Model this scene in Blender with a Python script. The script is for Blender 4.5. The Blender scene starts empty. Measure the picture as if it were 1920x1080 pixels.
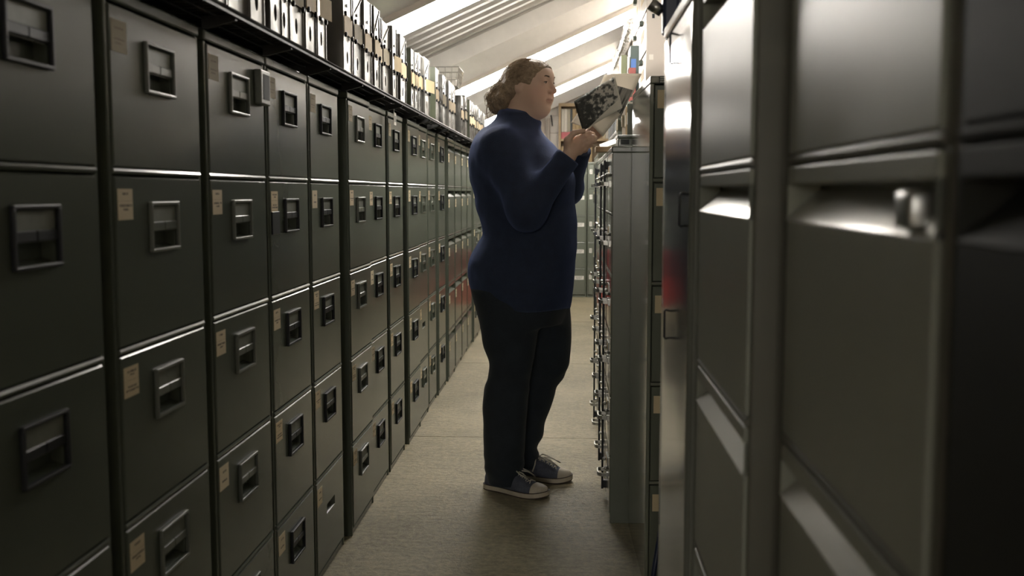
import bpy, bmesh, math, random
import numpy as np
from mathutils import Vector, Matrix

R_ = math.radians
rnd = random.Random(7)
scene = bpy.context.scene
COL = scene.collection

# ------------------------------------------------------------------ camera, world, exposure
cam_d = bpy.data.cameras.new('camera')
cam = bpy.data.objects.new('camera', cam_d)
COL.objects.link(cam)
cam.location = (0, 0, 1.18)
cam.rotation_euler = (R_(90 - 5.35), 0, R_(3.087))
cam_d.sensor_width = 36
cam_d.lens = 36.0
cam_d.clip_start = 0.05
cam_d.dof.use_dof = True
cam_d.dof.focus_distance = 4.0
cam_d.dof.aperture_fstop = 5.0
scene.camera = cam

world = bpy.data.worlds.new('world')
scene.world = world
world.use_nodes = True
world.node_tree.nodes['Background'].inputs[0].default_value = (0.75, 0.85, 1.0, 1)
world.node_tree.nodes['Background'].inputs[1].default_value = 0.0

scene.view_settings.view_transform = 'Standard'
scene.view_settings.look = 'None'
scene.view_settings.gamma = 1.0
scene.view_settings.use_curve_mapping = False
scene.view_settings.exposure = 2.0
scene.cycles.use_denoising = True
scene.cycles.max_bounces = 10
scene.cycles.diffuse_bounces = 6
scene.cycles.glossy_bounces = 6
scene.cycles.sample_clamp_indirect = 6.0
TUBE_POWER = 16.0

# ------------------------------------------------------------------ materials
MATS = {}
def nd(nt, t, **kw):
    n = nt.nodes.new(t)
    for k, v in kw.items():
        setattr(n, k, v)
    return n
def lk(nt, a, b): nt.links.new(a, b)

def principled(name, col, rough=0.5, metal=0.0, bump=None, var=None, coat=0.0, spec=None,
               rvar=None, sheen=0.0, sss=0.0, emis=None, alpha=None, trans=0.0):
    """bump=(scale, strength, detail, stretch3)  var=(scale, amount)  rvar=(scale, amount)"""
    if name in MATS: return MATS[name]
    m = bpy.data.materials.new(name); m.use_nodes = True
    nt = m.node_tree
    b = nt.nodes['Principled BSDF']
    b.inputs['Base Color'].default_value = (*col, 1)
    b.inputs['Roughness'].default_value = rough
    b.inputs['Metallic'].default_value = metal
    b.inputs['Coat Weight'].default_value = coat
    b.inputs['Coat Roughness'].default_value = 0.12
    b.inputs['Sheen Weight'].default_value = sheen
    b.inputs['Transmission Weight'].default_value = trans
    if spec is not None: b.inputs['Specular IOR Level'].default_value = spec
    if sss:
        b.inputs['Subsurface Weight'].default_value = sss
        b.inputs['Subsurface Radius'].default_value = (0.02, 0.008, 0.004)
        b.inputs['Subsurface Scale'].default_value = 0.3
    if emis:
        b.inputs['Emission Color'].default_value = (*emis[0], 1)
        b.inputs['Emission Strength'].default_value = emis[1]
    tc = nd(nt, 'ShaderNodeTexCoord')
    oi = nd(nt, 'ShaderNodeObjectInfo')
    add = nd(nt, 'ShaderNodeVectorMath', operation='MULTIPLY_ADD')
    lk(nt, oi.outputs['Random'], add.inputs[0])
    add.inputs[1].default_value = (13.0, 7.0, 5.0)
    lk(nt, tc.outputs['Object'], add.inputs[2])
    vec = add.outputs[0]
    if var:
        n = nd(nt, 'ShaderNodeTexNoise'); n.inputs['Scale'].default_value = var[0]
        n.inputs['Detail'].default_value = 6; n.inputs['Roughness'].default_value = 0.65
        lk(nt, vec, n.inputs['Vector'])
        mr = nd(nt, 'ShaderNodeMapRange')
        mr.inputs['From Min'].default_value = 0.3; mr.inputs['From Max'].default_value = 0.7
        mr.inputs['To Min'].default_value = 1 - var[1]; mr.inputs['To Max'].default_value = 1 + var[1]
        lk(nt, n.outputs['Fac'], mr.inputs['Value'])
        mx = nd(nt, 'ShaderNodeVectorMath', operation='SCALE')
        mx.inputs[0].default_value = col
        lk(nt, mr.outputs[0], mx.inputs['Scale'])
        lk(nt, mx.outputs[0], b.inputs['Base Color'])
    if rvar:
        n = nd(nt, 'ShaderNodeTexNoise'); n.inputs['Scale'].default_value = rvar[0]
        n.inputs['Detail'].default_value = 4
        lk(nt, vec, n.inputs['Vector'])
        mr = nd(nt, 'ShaderNodeMapRange')
        mr.inputs['From Min'].default_value = 0.3; mr.inputs['From Max'].default_value = 0.7
        mr.inputs['To Min'].default_value = max(0.02, rough - rvar[1]); mr.inputs['To Max'].default_value = rough + rvar[1]
        lk(nt, n.outputs['Fac'], mr.inputs['Value'])
        lk(nt, mr.outputs[0], b.inputs['Roughness'])
    if bump:
        n = nd(nt, 'ShaderNodeTexNoise'); n.inputs['Scale'].default_value = bump[0]
        n.inputs['Detail'].default_value = bump[2] if len(bump) > 2 else 3
        if len(bump) > 3:
            mp = nd(nt, 'ShaderNodeMapping'); mp.inputs['Scale'].default_value = bump[3]
            lk(nt, vec, mp.inputs['Vector']); lk(nt, mp.outputs[0], n.inputs['Vector'])
        else:
            lk(nt, vec, n.inputs['Vector'])
        bp = nd(nt, 'ShaderNodeBump'); bp.inputs['Strength'].default_value = bump[1]
        bp.inputs['Distance'].default_value = 0.02
        lk(nt, n.outputs['Fac'], bp.inputs['Height'])
        lk(nt, bp.outputs[0], b.inputs['Normal'])
    MATS[name] = m
    return m

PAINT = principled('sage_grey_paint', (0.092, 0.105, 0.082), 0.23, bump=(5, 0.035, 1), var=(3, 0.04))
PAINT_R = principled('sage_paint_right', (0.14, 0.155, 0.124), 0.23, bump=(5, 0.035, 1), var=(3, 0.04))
PAINT_D = principled('dark_grey_paint', (0.12, 0.13, 0.11), 0.30, bump=(7, 0.04, 2), var=(4, 0.05))
PAINT_G = principled('gloss_grey_paint', (0.17, 0.175, 0.15), 0.15, bump=(4, 0.04, 1), coat=0.5)
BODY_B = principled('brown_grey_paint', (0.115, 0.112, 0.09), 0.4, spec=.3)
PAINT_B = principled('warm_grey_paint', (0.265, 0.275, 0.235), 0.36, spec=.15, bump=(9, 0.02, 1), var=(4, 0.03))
PAINT_S = principled('gloss_sage_side', (0.19, 0.205, 0.165), 0.12, bump=(3, 0.05, 1), coat=0.6)
BLACKM = principled('black_metal', (0.014, 0.016, 0.019), 0.45, spec=.3)
STEEL = principled('bare_steel_edge', (0.42, 0.43, 0.42), 0.3, metal=0.9)
CHROME = principled('chrome', (0.52, 0.52, 0.5), 0.32, metal=1.0)
HOLE = principled('dark_pocket', (0.012, 0.012, 0.012), 0.7)
GALV = principled('galvanised_sheet', (0.14, 0.136, 0.127), 0.38, metal=0.92, bump=(9, 0.45, 3), var=(7, 0.22), rvar=(9, 0.12))
GALV2 = principled('brushed_aluminium', (0.18, 0.172, 0.157), 0.40, metal=0.92, bump=(7, 0.45, 2), var=(6, 0.15), rvar=(8, 0.12))
GREENF = principled('green_box_paint', (0.10, 0.115, 0.07), 0.4, var=(8, 0.15), bump=(6, 0.1, 2))
CARD = principled('tan_card', (0.60, 0.47, 0.28), 0.75, var=(9, 0.12))
CARD_O = principled('aged_card', (0.34, 0.28, 0.17), 0.8, var=(12, 0.25))
SLOTCARD = principled('slot_card', (0.19, 0.20, 0.165), 0.5, var=(14, 0.2))
WHITE = principled('white_enamel', (0.58, 0.52, 0.46), 0.35, bump=(6, 0.02, 2))
PAPER = principled('white_paper', (0.80, 0.76, 0.69), 0.7, bump=(12, 0.08, 2))
WOOD = principled('pine_wood', (0.42, 0.29, 0.15), 0.5, var=(6, 0.25), bump=(8, 0.1, 3, (1, 12, 1)))
WOOD_D = principled('worn_board', (0.30, 0.22, 0.13), 0.55, var=(10, 0.25))
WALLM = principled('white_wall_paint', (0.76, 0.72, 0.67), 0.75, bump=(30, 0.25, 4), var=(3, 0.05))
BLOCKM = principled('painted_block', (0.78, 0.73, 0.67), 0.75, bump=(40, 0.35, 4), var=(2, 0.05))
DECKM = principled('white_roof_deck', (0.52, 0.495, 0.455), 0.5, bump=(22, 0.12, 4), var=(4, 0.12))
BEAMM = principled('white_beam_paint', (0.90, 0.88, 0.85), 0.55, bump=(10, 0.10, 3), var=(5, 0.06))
FOIL = principled('foil_lagging', (0.82, 0.80, 0.77), 0.22, metal=1.0, bump=(26, 1.0, 4))
FIXT = principled('batten_housing', (0.66, 0.60, 0.54), 0.5)
RED = principled('red_plastic', (0.55, 0.035, 0.03), 0.35)
RED_D = principled('dark_red_plastic', (0.26, 0.02, 0.025), 0.4)
WIRE = principled('dark_wire', (0.015, 0.015, 0.015), 0.55)
WIRE_L = principled('pale_wire', (0.5, 0.48, 0.44), 0.4, metal=0.5)
NAVYM = principled('navy_enamel', (0.02, 0.03, 0.07), 0.35)
TUBE = principled('lit_tube', (1, 1, 1), 0.5, emis=((1.0, 0.955, 0.88), TUBE_POWER))

def label_mat(name, base, ink, rows, seed=0.0, lo=0.12, hi=0.88):
    """paper sticker with short printed rows, Generated coordinates: y across, z up"""
    m = bpy.data.materials.new(name); m.use_nodes = True
    nt = m.node_tree; b = nt.nodes['Principled BSDF']; b.inputs['Roughness'].default_value = 0.75
    tc = nd(nt, 'ShaderNodeTexCoord'); oi = nd(nt, 'ShaderNodeObjectInfo')
    sp = nd(nt, 'ShaderNodeSeparateXYZ'); lk(nt, tc.outputs['Generated'], sp.inputs[0])
    total = None
    for (z0, z1, y0, y1) in rows:
        def rng(sock, a, c):
            g = nd(nt, 'ShaderNodeMath', operation='GREATER_THAN'); lk(nt, sock, g.inputs[0]); g.inputs[1].default_value = a
            l = nd(nt, 'ShaderNodeMath', operation='LESS_THAN'); lk(nt, sock, l.inputs[0]); l.inputs[1].default_value = c
            q = nd(nt, 'ShaderNodeMath', operation='MULTIPLY'); lk(nt, g.outputs[0], q.inputs[0]); lk(nt, l.outputs[0], q.inputs[1]); return q.outputs[0]
        q = nd(nt, 'ShaderNodeMath', operation='MULTIPLY'); lk(nt, rng(sp.outputs['Z'], z0, z1), q.inputs[0]); lk(nt, rng(sp.outputs['Y'], y0, y1), q.inputs[1])
        if total is None: total = q.outputs[0]
        else:
            a = nd(nt, 'ShaderNodeMath', operation='MAXIMUM'); lk(nt, total, a.inputs[0]); lk(nt, q.outputs[0], a.inputs[1]); total = a.outputs[0]
    ad = nd(nt, 'ShaderNodeVectorMath', operation='MULTIPLY_ADD'); lk(nt, oi.outputs['Random'], ad.inputs[0]); ad.inputs[1].default_value = (9, 9, 9)
    lk(nt, tc.outputs['Generated'], ad.inputs[2])
    mp = nd(nt, 'ShaderNodeMapping'); mp.inputs['Scale'].default_value = (1, 26, 14); lk(nt, ad.outputs[0], mp.inputs[0])
    nz = nd(nt, 'ShaderNodeTexNoise'); nz.inputs['Scale'].default_value = 1.0; nz.inputs['Detail'].default_value = 1; lk(nt, mp.outputs[0], nz.inputs['Vector'])
    gt = nd(nt, 'ShaderNodeMath', operation='GREATER_THAN'); lk(nt, nz.outputs['Fac'], gt.inputs[0]); gt.inputs[1].default_value = 0.43
    fin = nd(nt, 'ShaderNodeMath', operation='MULTIPLY'); lk(nt, total, fin.inputs[0]); lk(nt, gt.outputs[0], fin.inputs[1])
    mix = nd(nt, 'ShaderNodeMix', data_type='RGBA'); lk(nt, fin.outputs[0], mix.inputs['Factor'])
    mix.inputs[6].default_value = (*base, 1); mix.inputs[7].default_value = (*ink, 1)
    lk(nt, mix.outputs[2], b.inputs['Base Color'])
    MATS[name] = m
    return m
STICK = [label_mat('printed_sticker', (0.62, 0.50, 0.31), (0.10, 0.075, 0.05), [(0.80, 0.87, .2, .85), (0.69, 0.76, .4, .7), (0.545, 0.556, .0, 1), (0.30, 0.37, .2, .85), (0.18, 0.25, .1, .95)]),
         label_mat('printed_sticker_b', (0.60, 0.49, 0.32), (0.10, 0.075, 0.05), [(0.80, 0.88, .3, .7), (0.60, 0.61, 0, 1), (0.42, 0.5, .1, .95), (0.30, 0.37, .35, .7)]),
         label_mat('printed_sticker_c', (0.66, 0.56, 0.38), (0.10, 0.075, 0.05), [(0.68, 0.77, .35, .75), (0.30, 0.38, .25, .8)])]
STICK_O = label_mat('aged_sticker', (0.36, 0.30, 0.19), (0.16, 0.12, 0.08), [(0.72, 0.78, .2, .8), (0.38, 0.43, .15, .85), (0.25, 0.3, .2, .7)])
STICK_W = label_mat('white_sticker', (0.72, 0.71, 0.66), (0.14, 0.14, 0.14), [(0.6, 0.78, .15, .85), (0.25, 0.42, .2, .8)])
STICK_X = label_mat('county_sticker', (0.68, 0.57, 0.37), (0.20, 0.15, 0.09), [(2, 3, 2, 3)])

# ------------------------------------------------------------------ mesh helpers
class MB:
    def __init__(s): s.bm = bmesh.new()
    def box(s, x0, x1, y0, y1, z0, z1, bev=0.0, seg=2):
        vs = [s.bm.verts.new((x, y, z)) for x in (x0, x1) for y in (y0, y1) for z in (z0, z1)]
        F = [(0, 1, 3, 2), (4, 6, 7, 5), (0, 4, 5, 1), (2, 3, 7, 6), (0, 2, 6, 4), (1, 5, 7, 3)]
        fs = [s.bm.faces.new([vs[i] for i in f]) for f in F]
        if bev > 0:
            es = list({e for f in fs for e in f.edges})
            bmesh.ops.bevel(s.bm, geom=es, offset=bev, segments=seg, affect='EDGES', profile=0.5)
        return s
    def prism(s, pts, axis, a, b):
        """closed polygon pts in the two other axes extruded along axis 0/1/2"""
        def mk(p, t):
            l = [p[0], p[1]]; l.insert(axis, t); return s.bm.verts.new(l)
        A = [mk(p, a) for p in pts]; B = [mk(p, b) for p in pts]
        n = len(pts)
        s.bm.faces.new(A); s.bm.faces.new(B[::-1])
        for i in range(n): s.bm.faces.new((A[i], B[i], B[(i + 1) % n], A[(i + 1) % n]))
        bmesh.ops.recalc_face_normals(s.bm, faces=s.bm.faces[:])
        return s
    def tube(s, pts, r, n=8, caps=True):
        pts = [Vector(p) for p in pts]
        rr = r if isinstance(r, (list, tuple)) else [r] * len(pts)
        rings = []
        t0 = (pts[1] - pts[0]).normalized()
        up = Vector((0, 0, 1)) if abs(t0.z) < 0.9 else Vector((1, 0, 0))
        u = t0.cross(up).normalized()
        for i, p in enumerate(pts):
            t = (pts[min(i + 1, len(pts) - 1)] - pts[max(i - 1, 0)])
            t = t.normalized() if t.length > 1e-9 else t0
            u = (u - t * u.dot(t));
            u = u.normalized() if u.length > 1e-6 else t.orthogonal().normalized()
            v = t.cross(u)
            rings.append([s.bm.verts.new(p + (u * math.cos(2 * math.pi * k / n) + v * math.sin(2 * math.pi * k / n)) * rr[i]) for k in range(n)])
        for a, b in zip(rings, rings[1:]):
            for k in range(n): s.bm.faces.new((a[k], a[(k + 1) % n], b[(k + 1) % n], b[k]))
        if caps:
            s.bm.faces.new(rings[0][::-1]); s.bm.faces.new(rings[-1])
        return s
    def poly(s, pts): s.bm.faces.new([s.bm.verts.new(p) for p in pts]); return s
    def data(s, name, mat, smooth=False):
        me = bpy.data.meshes.new(name)
        bmesh.ops.recalc_face_normals(s.bm, faces=s.bm.faces[:])
        s.bm.to_mesh(me); s.bm.free()
        if mat: me.materials.append(mat)
        if smooth:
            for p in me.polygons: p.use_smooth = True
        return me
    def build(s, name, mat, parent=None, smooth=False, loc=None):
        return link(name, s.data(name, mat, smooth), parent, loc)

def link(name, me, parent=None, loc=None, rot=None):
    o = bpy.data.objects.new(name, me); COL.objects.link(o)
    if parent: o.parent = parent
    if loc is not None: o.location = loc
    if rot is not None: o.rotation_euler = rot
    return o
def tag(o, label=None, cat=None, group=None, kind=None):
    if label: o['label'] = label
    if cat: o['category'] = cat
    if group: o['group'] = group
    if kind: o['kind'] = kind
    return o
def thing(name, label, cat, loc=(0, 0, 0), rz=0, group=None):
    o = bpy.data.objects.new(name, None); COL.objects.link(o)
    o.location = loc; o.rotation_euler = (0, 0, rz); o.empty_display_size = 0.1
    return tag(o, label, cat, group)
CACHE = {}
def cached(key, fn):
    if key not in CACHE: CACHE[key] = fn()
    return CACHE[key]
ORD = ['first', 'second', 'third', 'fourth', 'fifth', 'sixth', 'seventh', 'eighth', 'ninth', 'tenth', 'eleventh', 'twelfth',
       'thirteenth', 'fourteenth', 'fifteenth', 'sixteenth', 'seventeenth', 'eighteenth', 'nineteenth', 'twentieth',
       'twenty-first', 'twenty-second', 'twenty-third', 'twenty-fourth', 'twenty-fifth', 'twenty-sixth', 'twenty-seventh',
       'twenty-eighth', 'twenty-ninth', 'thirtieth', 'thirty-first', 'thirty-second', 'thirty-third', 'thirty-fourth',
       'thirty-fifth', 'thirty-sixth']

# ------------------------------------------------------------------ the room
XL_WALL, XR_WALL, Y_FRONT, Y_BACK = -1.45, 1.7, -14.5, 13.3
SL = 0.4466                       # roof slope, rising to the right
def roof_z(x): return 2.59 + SL * x

def concrete():
    m = bpy.data.materials.new('brushed_concrete'); m.use_nodes = True
    nt = m.node_tree; b = nt.nodes['Principled BSDF']
    geo = nd(nt, 'ShaderNodeNewGeometry')
    def noise(sc, scale3, det=5, rough=0.6):
        mp = nd(nt, 'ShaderNodeMapping'); mp.inputs['Scale'].default_value = scale3
        lk(nt, geo.outputs['Position'], mp.inputs[0])
        n = nd(nt, 'ShaderNodeTexNoise'); n.inputs['Scale'].default_value = sc; n.inputs['Detail'].default_value = det
        n.inputs['Roughness'].default_value = rough
        lk(nt, mp.outputs[0], n.inputs['Vector']); return n.outputs['Fac']
    big = noise(1.3, (1, 1, 1), 4)
    fine = noise(42, (1, 1.15, 1), 6, 0.8)
    rake = noise(14, (0.6, 2.6, 1), 5, 0.7)
    cr = nd(nt, 'ShaderNodeValToRGB')
    cr.color_ramp.elements[0].position = 0.41; cr.color_ramp.elements[0].color = (0.19, 0.165, 0.10, 1)
    cr.color_ramp.elements[1].position = 0.60; cr.color_ramp.elements[1].color = (0.54, 0.48, 0.32, 1)
    a = nd(nt, 'ShaderNodeMath', operation='MULTIPLY_ADD'); lk(nt, big, a.inputs[0]); a.inputs[1].default_value = 0.25
    c = nd(nt, 'ShaderNodeMath', operation='MULTIPLY_ADD'); lk(nt, fine, c.inputs[0]); c.inputs[1].default_value = 0.58
    d = nd(nt, 'ShaderNodeMath', operation='MULTIPLY'); lk(nt, rake, d.inputs[0]); d.inputs[1].default_value = 0.18
    lk(nt, d.outputs[0], c.inputs[2]); lk(nt, c.outputs[0], a.inputs[2])
    lk(nt, a.outputs[0], cr.inputs[0]); lk(nt, cr.outputs[0], b.inputs['Base Color'])
    mr = nd(nt, 'ShaderNodeMapRange'); lk(nt, fine, mr.inputs[0])
    mr.inputs['From Min'].default_value = .3; mr.inputs['From Max'].default_value = .7
    mr.inputs['To Min'].default_value = 0.28; mr.inputs['To Max'].default_value = 0.6
    lk(nt, mr.outputs[0], b.inputs['Roughness'])
    h = nd(nt, 'ShaderNodeMath', operation='MULTIPLY_ADD'); lk(nt, rake, h.inputs[0]); h.inputs[1].default_value = 0.5; lk(nt, fine, h.inputs[2])
    bp = nd(nt, 'ShaderNodeBump'); bp.inputs['Strength'].default_value = 0.8; bp.inputs['Distance'].default_value = 0.010
    lk(nt, h.outputs[0], bp.inputs['Height']); lk(nt, bp.outputs[0], b.inputs['Normal'])
    return m
CONC = concrete()
floor = MB().box(XL_WALL - .2, XR_WALL + .2, Y_FRONT - .2, Y_BACK + .4, -0.12, -0.004).build('floor', CONC)
tag(floor, 'raked beige concrete floor running down the narrow aisle', None, kind='structure')
for (a, b) in ((Y_FRONT - .1, -9.5), (-9.5, -4.5), (-4.5, -1.8), (-1.8, 0.9), (0.9, 3.0), (3.0, 4.85), (4.85, 7.0), (7.0, 9.3), (9.3, 11.4), (11.4, Y_BACK + .1)):
    MB().box(XL_WALL, XR_WALL, a + .003, b - .003, -0.03, 0.0).build('slab', CONC, floor)

def wall(name, b, label): return tag(b.build(name, WALLM), label, None, kind='structure')
wall('wall_left', MB().box(XL_WALL - .12, XL_WALL, Y_FRONT, Y_BACK, 0, roof_z(XL_WALL) + .1), 'low white side wall behind the left-hand cabinets')
wall('wall_right', MB().box(XR_WALL, XR_WALL + .12, Y_FRONT, Y_BACK, 0, roof_z(XR_WALL) + .1), 'white side wall behind the right-hand cabinets')
wall('wall_front', MB().box(XL_WALL, XR_WALL, Y_FRONT - .12, Y_FRONT, 0, 3.5), 'white wall behind the viewpoint')
wb = wall('wall_back', MB().box(XL_WALL, XR_WALL, Y_BACK + .02, Y_BACK + .14, 0, 3.5), 'white painted blockwork end wall')
blk = MB().box(0, .432, 0, .03, 0, .207, .004, 1).data('block', BLOCKM)
for r in range(15):
    off = -.22 if r % 2 else 0
    for c in range(8):
        x0 = XL_WALL + off + c * .44
        if x0 + .44 > XR_WALL + .25: continue
        z0 = .005 + r * .215
        if z0 > roof_z(x0 + .44) + .05: continue
        link('block', blk, wb, (x0, Y_BACK - .012, z0))

# corrugated deck, ridges running up the slope
def deck():
    bm = bmesh.new(); pitch, dep = 0.20, 0.045
    prof = []; y = Y_FRONT
    while y < Y_BACK + .1:
        prof += [(y, 0), (y + .07, 0), (y + .10, dep), (y + .17, dep)]; y += pitch
    xs = (XL_WALL - .1, XR_WALL + .1)
    A = [bm.verts.new((xs[0], p[0], roof_z(xs[0]) + p[1])) for p in prof]
    B = [bm.verts.new((xs[1], p[0], roof_z(xs[1]) + p[1])) for p in prof]
    for i in range(len(prof) - 1): bm.faces.new((A[i], A[i + 1], B[i + 1], B[i]))
    ex = bmesh.ops.extrude_face_region(bm, geom=bm.faces[:])
    bmesh.ops.translate(bm, verts=[v for v in ex['geom'] if isinstance(v, bmesh.types.BMVert)], vec=(0, 0, .06))
    s = MB(); s.bm.free(); s.bm = bm; return s
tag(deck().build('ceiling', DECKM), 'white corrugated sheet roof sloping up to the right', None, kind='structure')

# sloping white beams with a chamfered soffit
def sloped(prof, x0, x1, name, mat, parent=None):
    """profile (y, dz below the tube line at X=0) swept along the roof slope"""
    bm = bmesh.new()
    A = [bm.verts.new((x0, y, 2.28 + SL * x0 + dz)) for y, dz in prof]; B = [bm.verts.new((x1, y, 2.28 + SL * x1 + dz)) for y, dz in prof]
    n = len(prof); bm.faces.new(A); bm.faces.new(B[::-1])
    for i in range(n): bm.faces.new((A[i], B[i], B[(i + 1) % n], A[(i + 1) % n]))
    s = MB(); s.bm.free(); s.bm = bm; return s.build(name, mat, parent)
BEAM_Y = (-13.05, -10.1, -7.15, -4.2, -1.25, 1.7, 4.65, 7.6, 10.55, 13.1)
for i, by in enumerate(BEAM_Y):
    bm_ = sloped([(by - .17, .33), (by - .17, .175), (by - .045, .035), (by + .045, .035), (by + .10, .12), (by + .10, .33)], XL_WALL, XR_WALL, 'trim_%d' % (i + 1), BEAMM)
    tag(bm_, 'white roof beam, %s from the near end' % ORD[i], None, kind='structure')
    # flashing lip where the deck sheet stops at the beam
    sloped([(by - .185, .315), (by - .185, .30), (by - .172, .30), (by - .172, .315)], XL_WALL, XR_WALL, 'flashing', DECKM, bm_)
for i, (by, x0, x1) in enumerate(((4.65, -.82, .46), (7.6, -.82, .46), (10.55, -.88, .455), (-4.2, -1.40, -.75), (-7.15, -1.40, .46), (-10.1, -1.40, .46), (-13.05, -1.40, .46))):  # the last four are unseen, added to light what faces the camera
    t = thing('fluorescent_light', ['lit fluorescent batten above the left-hand box files, nearest of three',
              'lit fluorescent batten behind the head of the person, middle of three',
              'lit fluorescent batten nearest the end wall, farthest of three',
              'added unseen lit batten behind the viewpoint, short one nearest to it',
              'added unseen lit batten behind the viewpoint, second from it',
              'added unseen lit batten behind the viewpoint, third from it',
              'added unseen lit batten behind the viewpoint, farthest from it'][i], 'light', (0, 0, 0), 0, 'fluorescent battens on the roof beams')
    sloped([(by - .058, .034), (by - .064, .000), (by - .060, .000), (by - .054, .020), (by + .054, .020), (by + .060, .000), (by + .064, .000), (by + .058, .034)], x0 - .02, x1 + .02, 'housing', FIXT, t)
    sloped([(by - .034, .019), (by - .038, -.045), (by - .022, -.066), (by + .022, -.066), (by + .038, -.045), (by + .034, .019)], x0, x1, 'tube', TUBE, t)
    for xe, sx in ((x0, -1), (x1, 1)):
        sloped([(by - .041, .019), (by - .043, -.05), (by - .024, -.07), (by + .024, -.07), (by + .043, -.05), (by + .041, .019)], min(xe, xe + sx * .02), max(xe, xe + sx * .02), 'end_cap', FIXT, t)

# boxed soffit over the far right-hand shelving
tag(MB().box(.50, 1.3, 7.32, 13.25, 1.90, 2.62).build('trim_11', WALLM), 'pale boarding above the set-back right-hand cabinets', None, kind='structure')
# white pipes on the end wall
for i, (x, r) in enumerate(((-.32, .035), (-.245, .02))):
    tag(MB().tube([(x, 13.2, 0.0), (x, 13.2, 1.0), (x, 13.2, 2.12)], r, 12).build('wall_pipe', WHITE, smooth=True),
        ['thick white pipe running up the end wall', 'thin white pipe beside the thick one on the end wall'][i], 'pipe', 'white pipes on the end wall')

# ------------------------------------------------------------------ filing cabinets
# local frame: front plane x=0 facing +x, width along +y, origin at the near bottom corner
ZT = 1.512
SEAMS = [1.492, 1.212, 0.911, 0.613, 0.316, 0.022]     # drawer boundaries from the top down
DEPTH = 0.62

def body_mesh(w, mat, top=ZT, seams=SEAMS, depth=DEPTH):
    b = MB(); s = .011
    b.box(-depth, .0, 0, s, 0, top - .022, .0015, 1)
    b.box(-depth, .0, w - s, w, 0, top - .022, .0015, 1)
    b.box(-depth, .004, -.0005, w + .0005, top - .022, top, .004, 2)
    b.box(-depth, -depth + .01, s, w - s, .01, top - .03)
    b.box(-.02, -.003, s, w - s, 0.0, seams[-1] - .002, .001, 1)
    b.box(-depth, -.03, s, w - s, .03, .04)
    for z in seams[1:-1]:
        b.prism([(-.03, z - .004), (-.002, z - .004), (.0035, z - .001), (.0045, z + .003), (.002, z + .007), (-.03, z + .007)], 1, s, w - s)
    return b.data('body', mat)

def drawer_a_mesh(w, h, mat):
    """flush front with a finger pocket cut below the card slot"""
    b = MB(); bm = b.bm
    yc = w / 2; ht = h - .047
    py0, py1, pz0, pz1 = yc - .055, yc + .055, ht - .080, ht - .050
    ys = [0, py0, py1, w]; zs = [0, pz0, pz1, h]
    X0, e = .003, .0025
    V = [[bm.verts.new((X0, min(max(y, e), w - e), min(max(z, e), h - e))) for z in zs] for y in ys]
    for i in range(3):
        for j in range(3):
            if (i, j) == (1, 1): continue
            bm.faces.new((V[i][j], V[i + 1][j], V[i + 1][j + 1], V[i][j + 1]))
    P = [bm.verts.new((X0 - .032, y, z)) for y, z in ((py0 + .004, pz0 + .012), (py1 - .004, pz0 + .012), (py1 - .004, pz1 + .01), (py0 + .004, pz1 + .01))]
    Q = [V[1][1], V[2][1], V[2][2], V[1][2]]
    for k in range(4): bm.faces.new((Q[k], Q[(k + 1) % 4], P[(k + 1) % 4], P[k]))
    bm.faces.new(P)
    # rounded edge skirt
    rim = [V[i][0] for i in range(4)] + [V[3][1], V[3][2]] + [V[i][3] for i in (3, 2, 1, 0)] + [V[0][2], V[0][1]]
    R1 = []
    for v in rim:
        y, z = v.co.y, v.co.z
        y = 0 if y <= e + 1e-6 else (w if y >= w - e - 1e-6 else y); z = 0 if z <= e + 1e-6 else (h if z >= h - e - 1e-6 else z)
        R1.append(bm.verts.new((X0 - e, y, z)))
    R2 = [bm.verts.new((-.016, v.co.y, v.co.z)) for v in R1]
    n = len(rim)
    for A, B in ((rim, R1), (R1, R2)):
        for k in range(n): bm.faces.new((A[k], A[(k + 1) % n], B[(k + 1) % n], B[k]))
    bm.faces.new(R2)
    return b.data('drawer', mat)

def handle_a_mesh(mat, w=.130, h=.090, t=.0065, d=.008):
    b = MB(); y0, y1, z0, z1 = -w / 2, w / 2, -h, 0
    b.box(0, d, y0, y1, z1 - t, z1, .002, 2); b.box(0, d, y0, y1, z0, z0 + t, .002, 2)
    b.box(0, d, y0, y0 + t, z0 + t * .8, z1 - t * .8, .002, 2); b.box(0, d, y1 - t, y1, z0 + t * .8, z1 - t * .8, .002, 2)
    b.box(0, d * .55, y0 + t * .8, -.0006, -.052, -.036, .0015, 1); b.box(0, d * .55, .0006, y1 - t * .8, -.052, -.036, .0015, 1)
    return b.data('handle', mat)

def drawer_b_mesh(w, h, mat):
    """plain modern front: a full-width sloping finger lip under a dark recess"""
    b = MB(); bm = b.bm
    b.box(-.03, .004, 0, w, h - .020, h - .001, .002, 2)                      # top rail
    b.box(-.012, .004, 0, w, 0, h - .058, .002, 2)                            # main panel
    i = .022
    # tapered cheeks closing the recess ends
    for y, yi in ((0, i), (w, w - i)):
        a = [bm.verts.new(p) for p in ((.004, y, h - .0575), (.004, y, h - .020), (-.024, yi, h - .020), (-.024, yi, h - .030))]
        bm.faces.new(a)
    b.box(-.034, -.030, 0, w, h - .06, h - .018)
    return b.data('drawer', mat)

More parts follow.
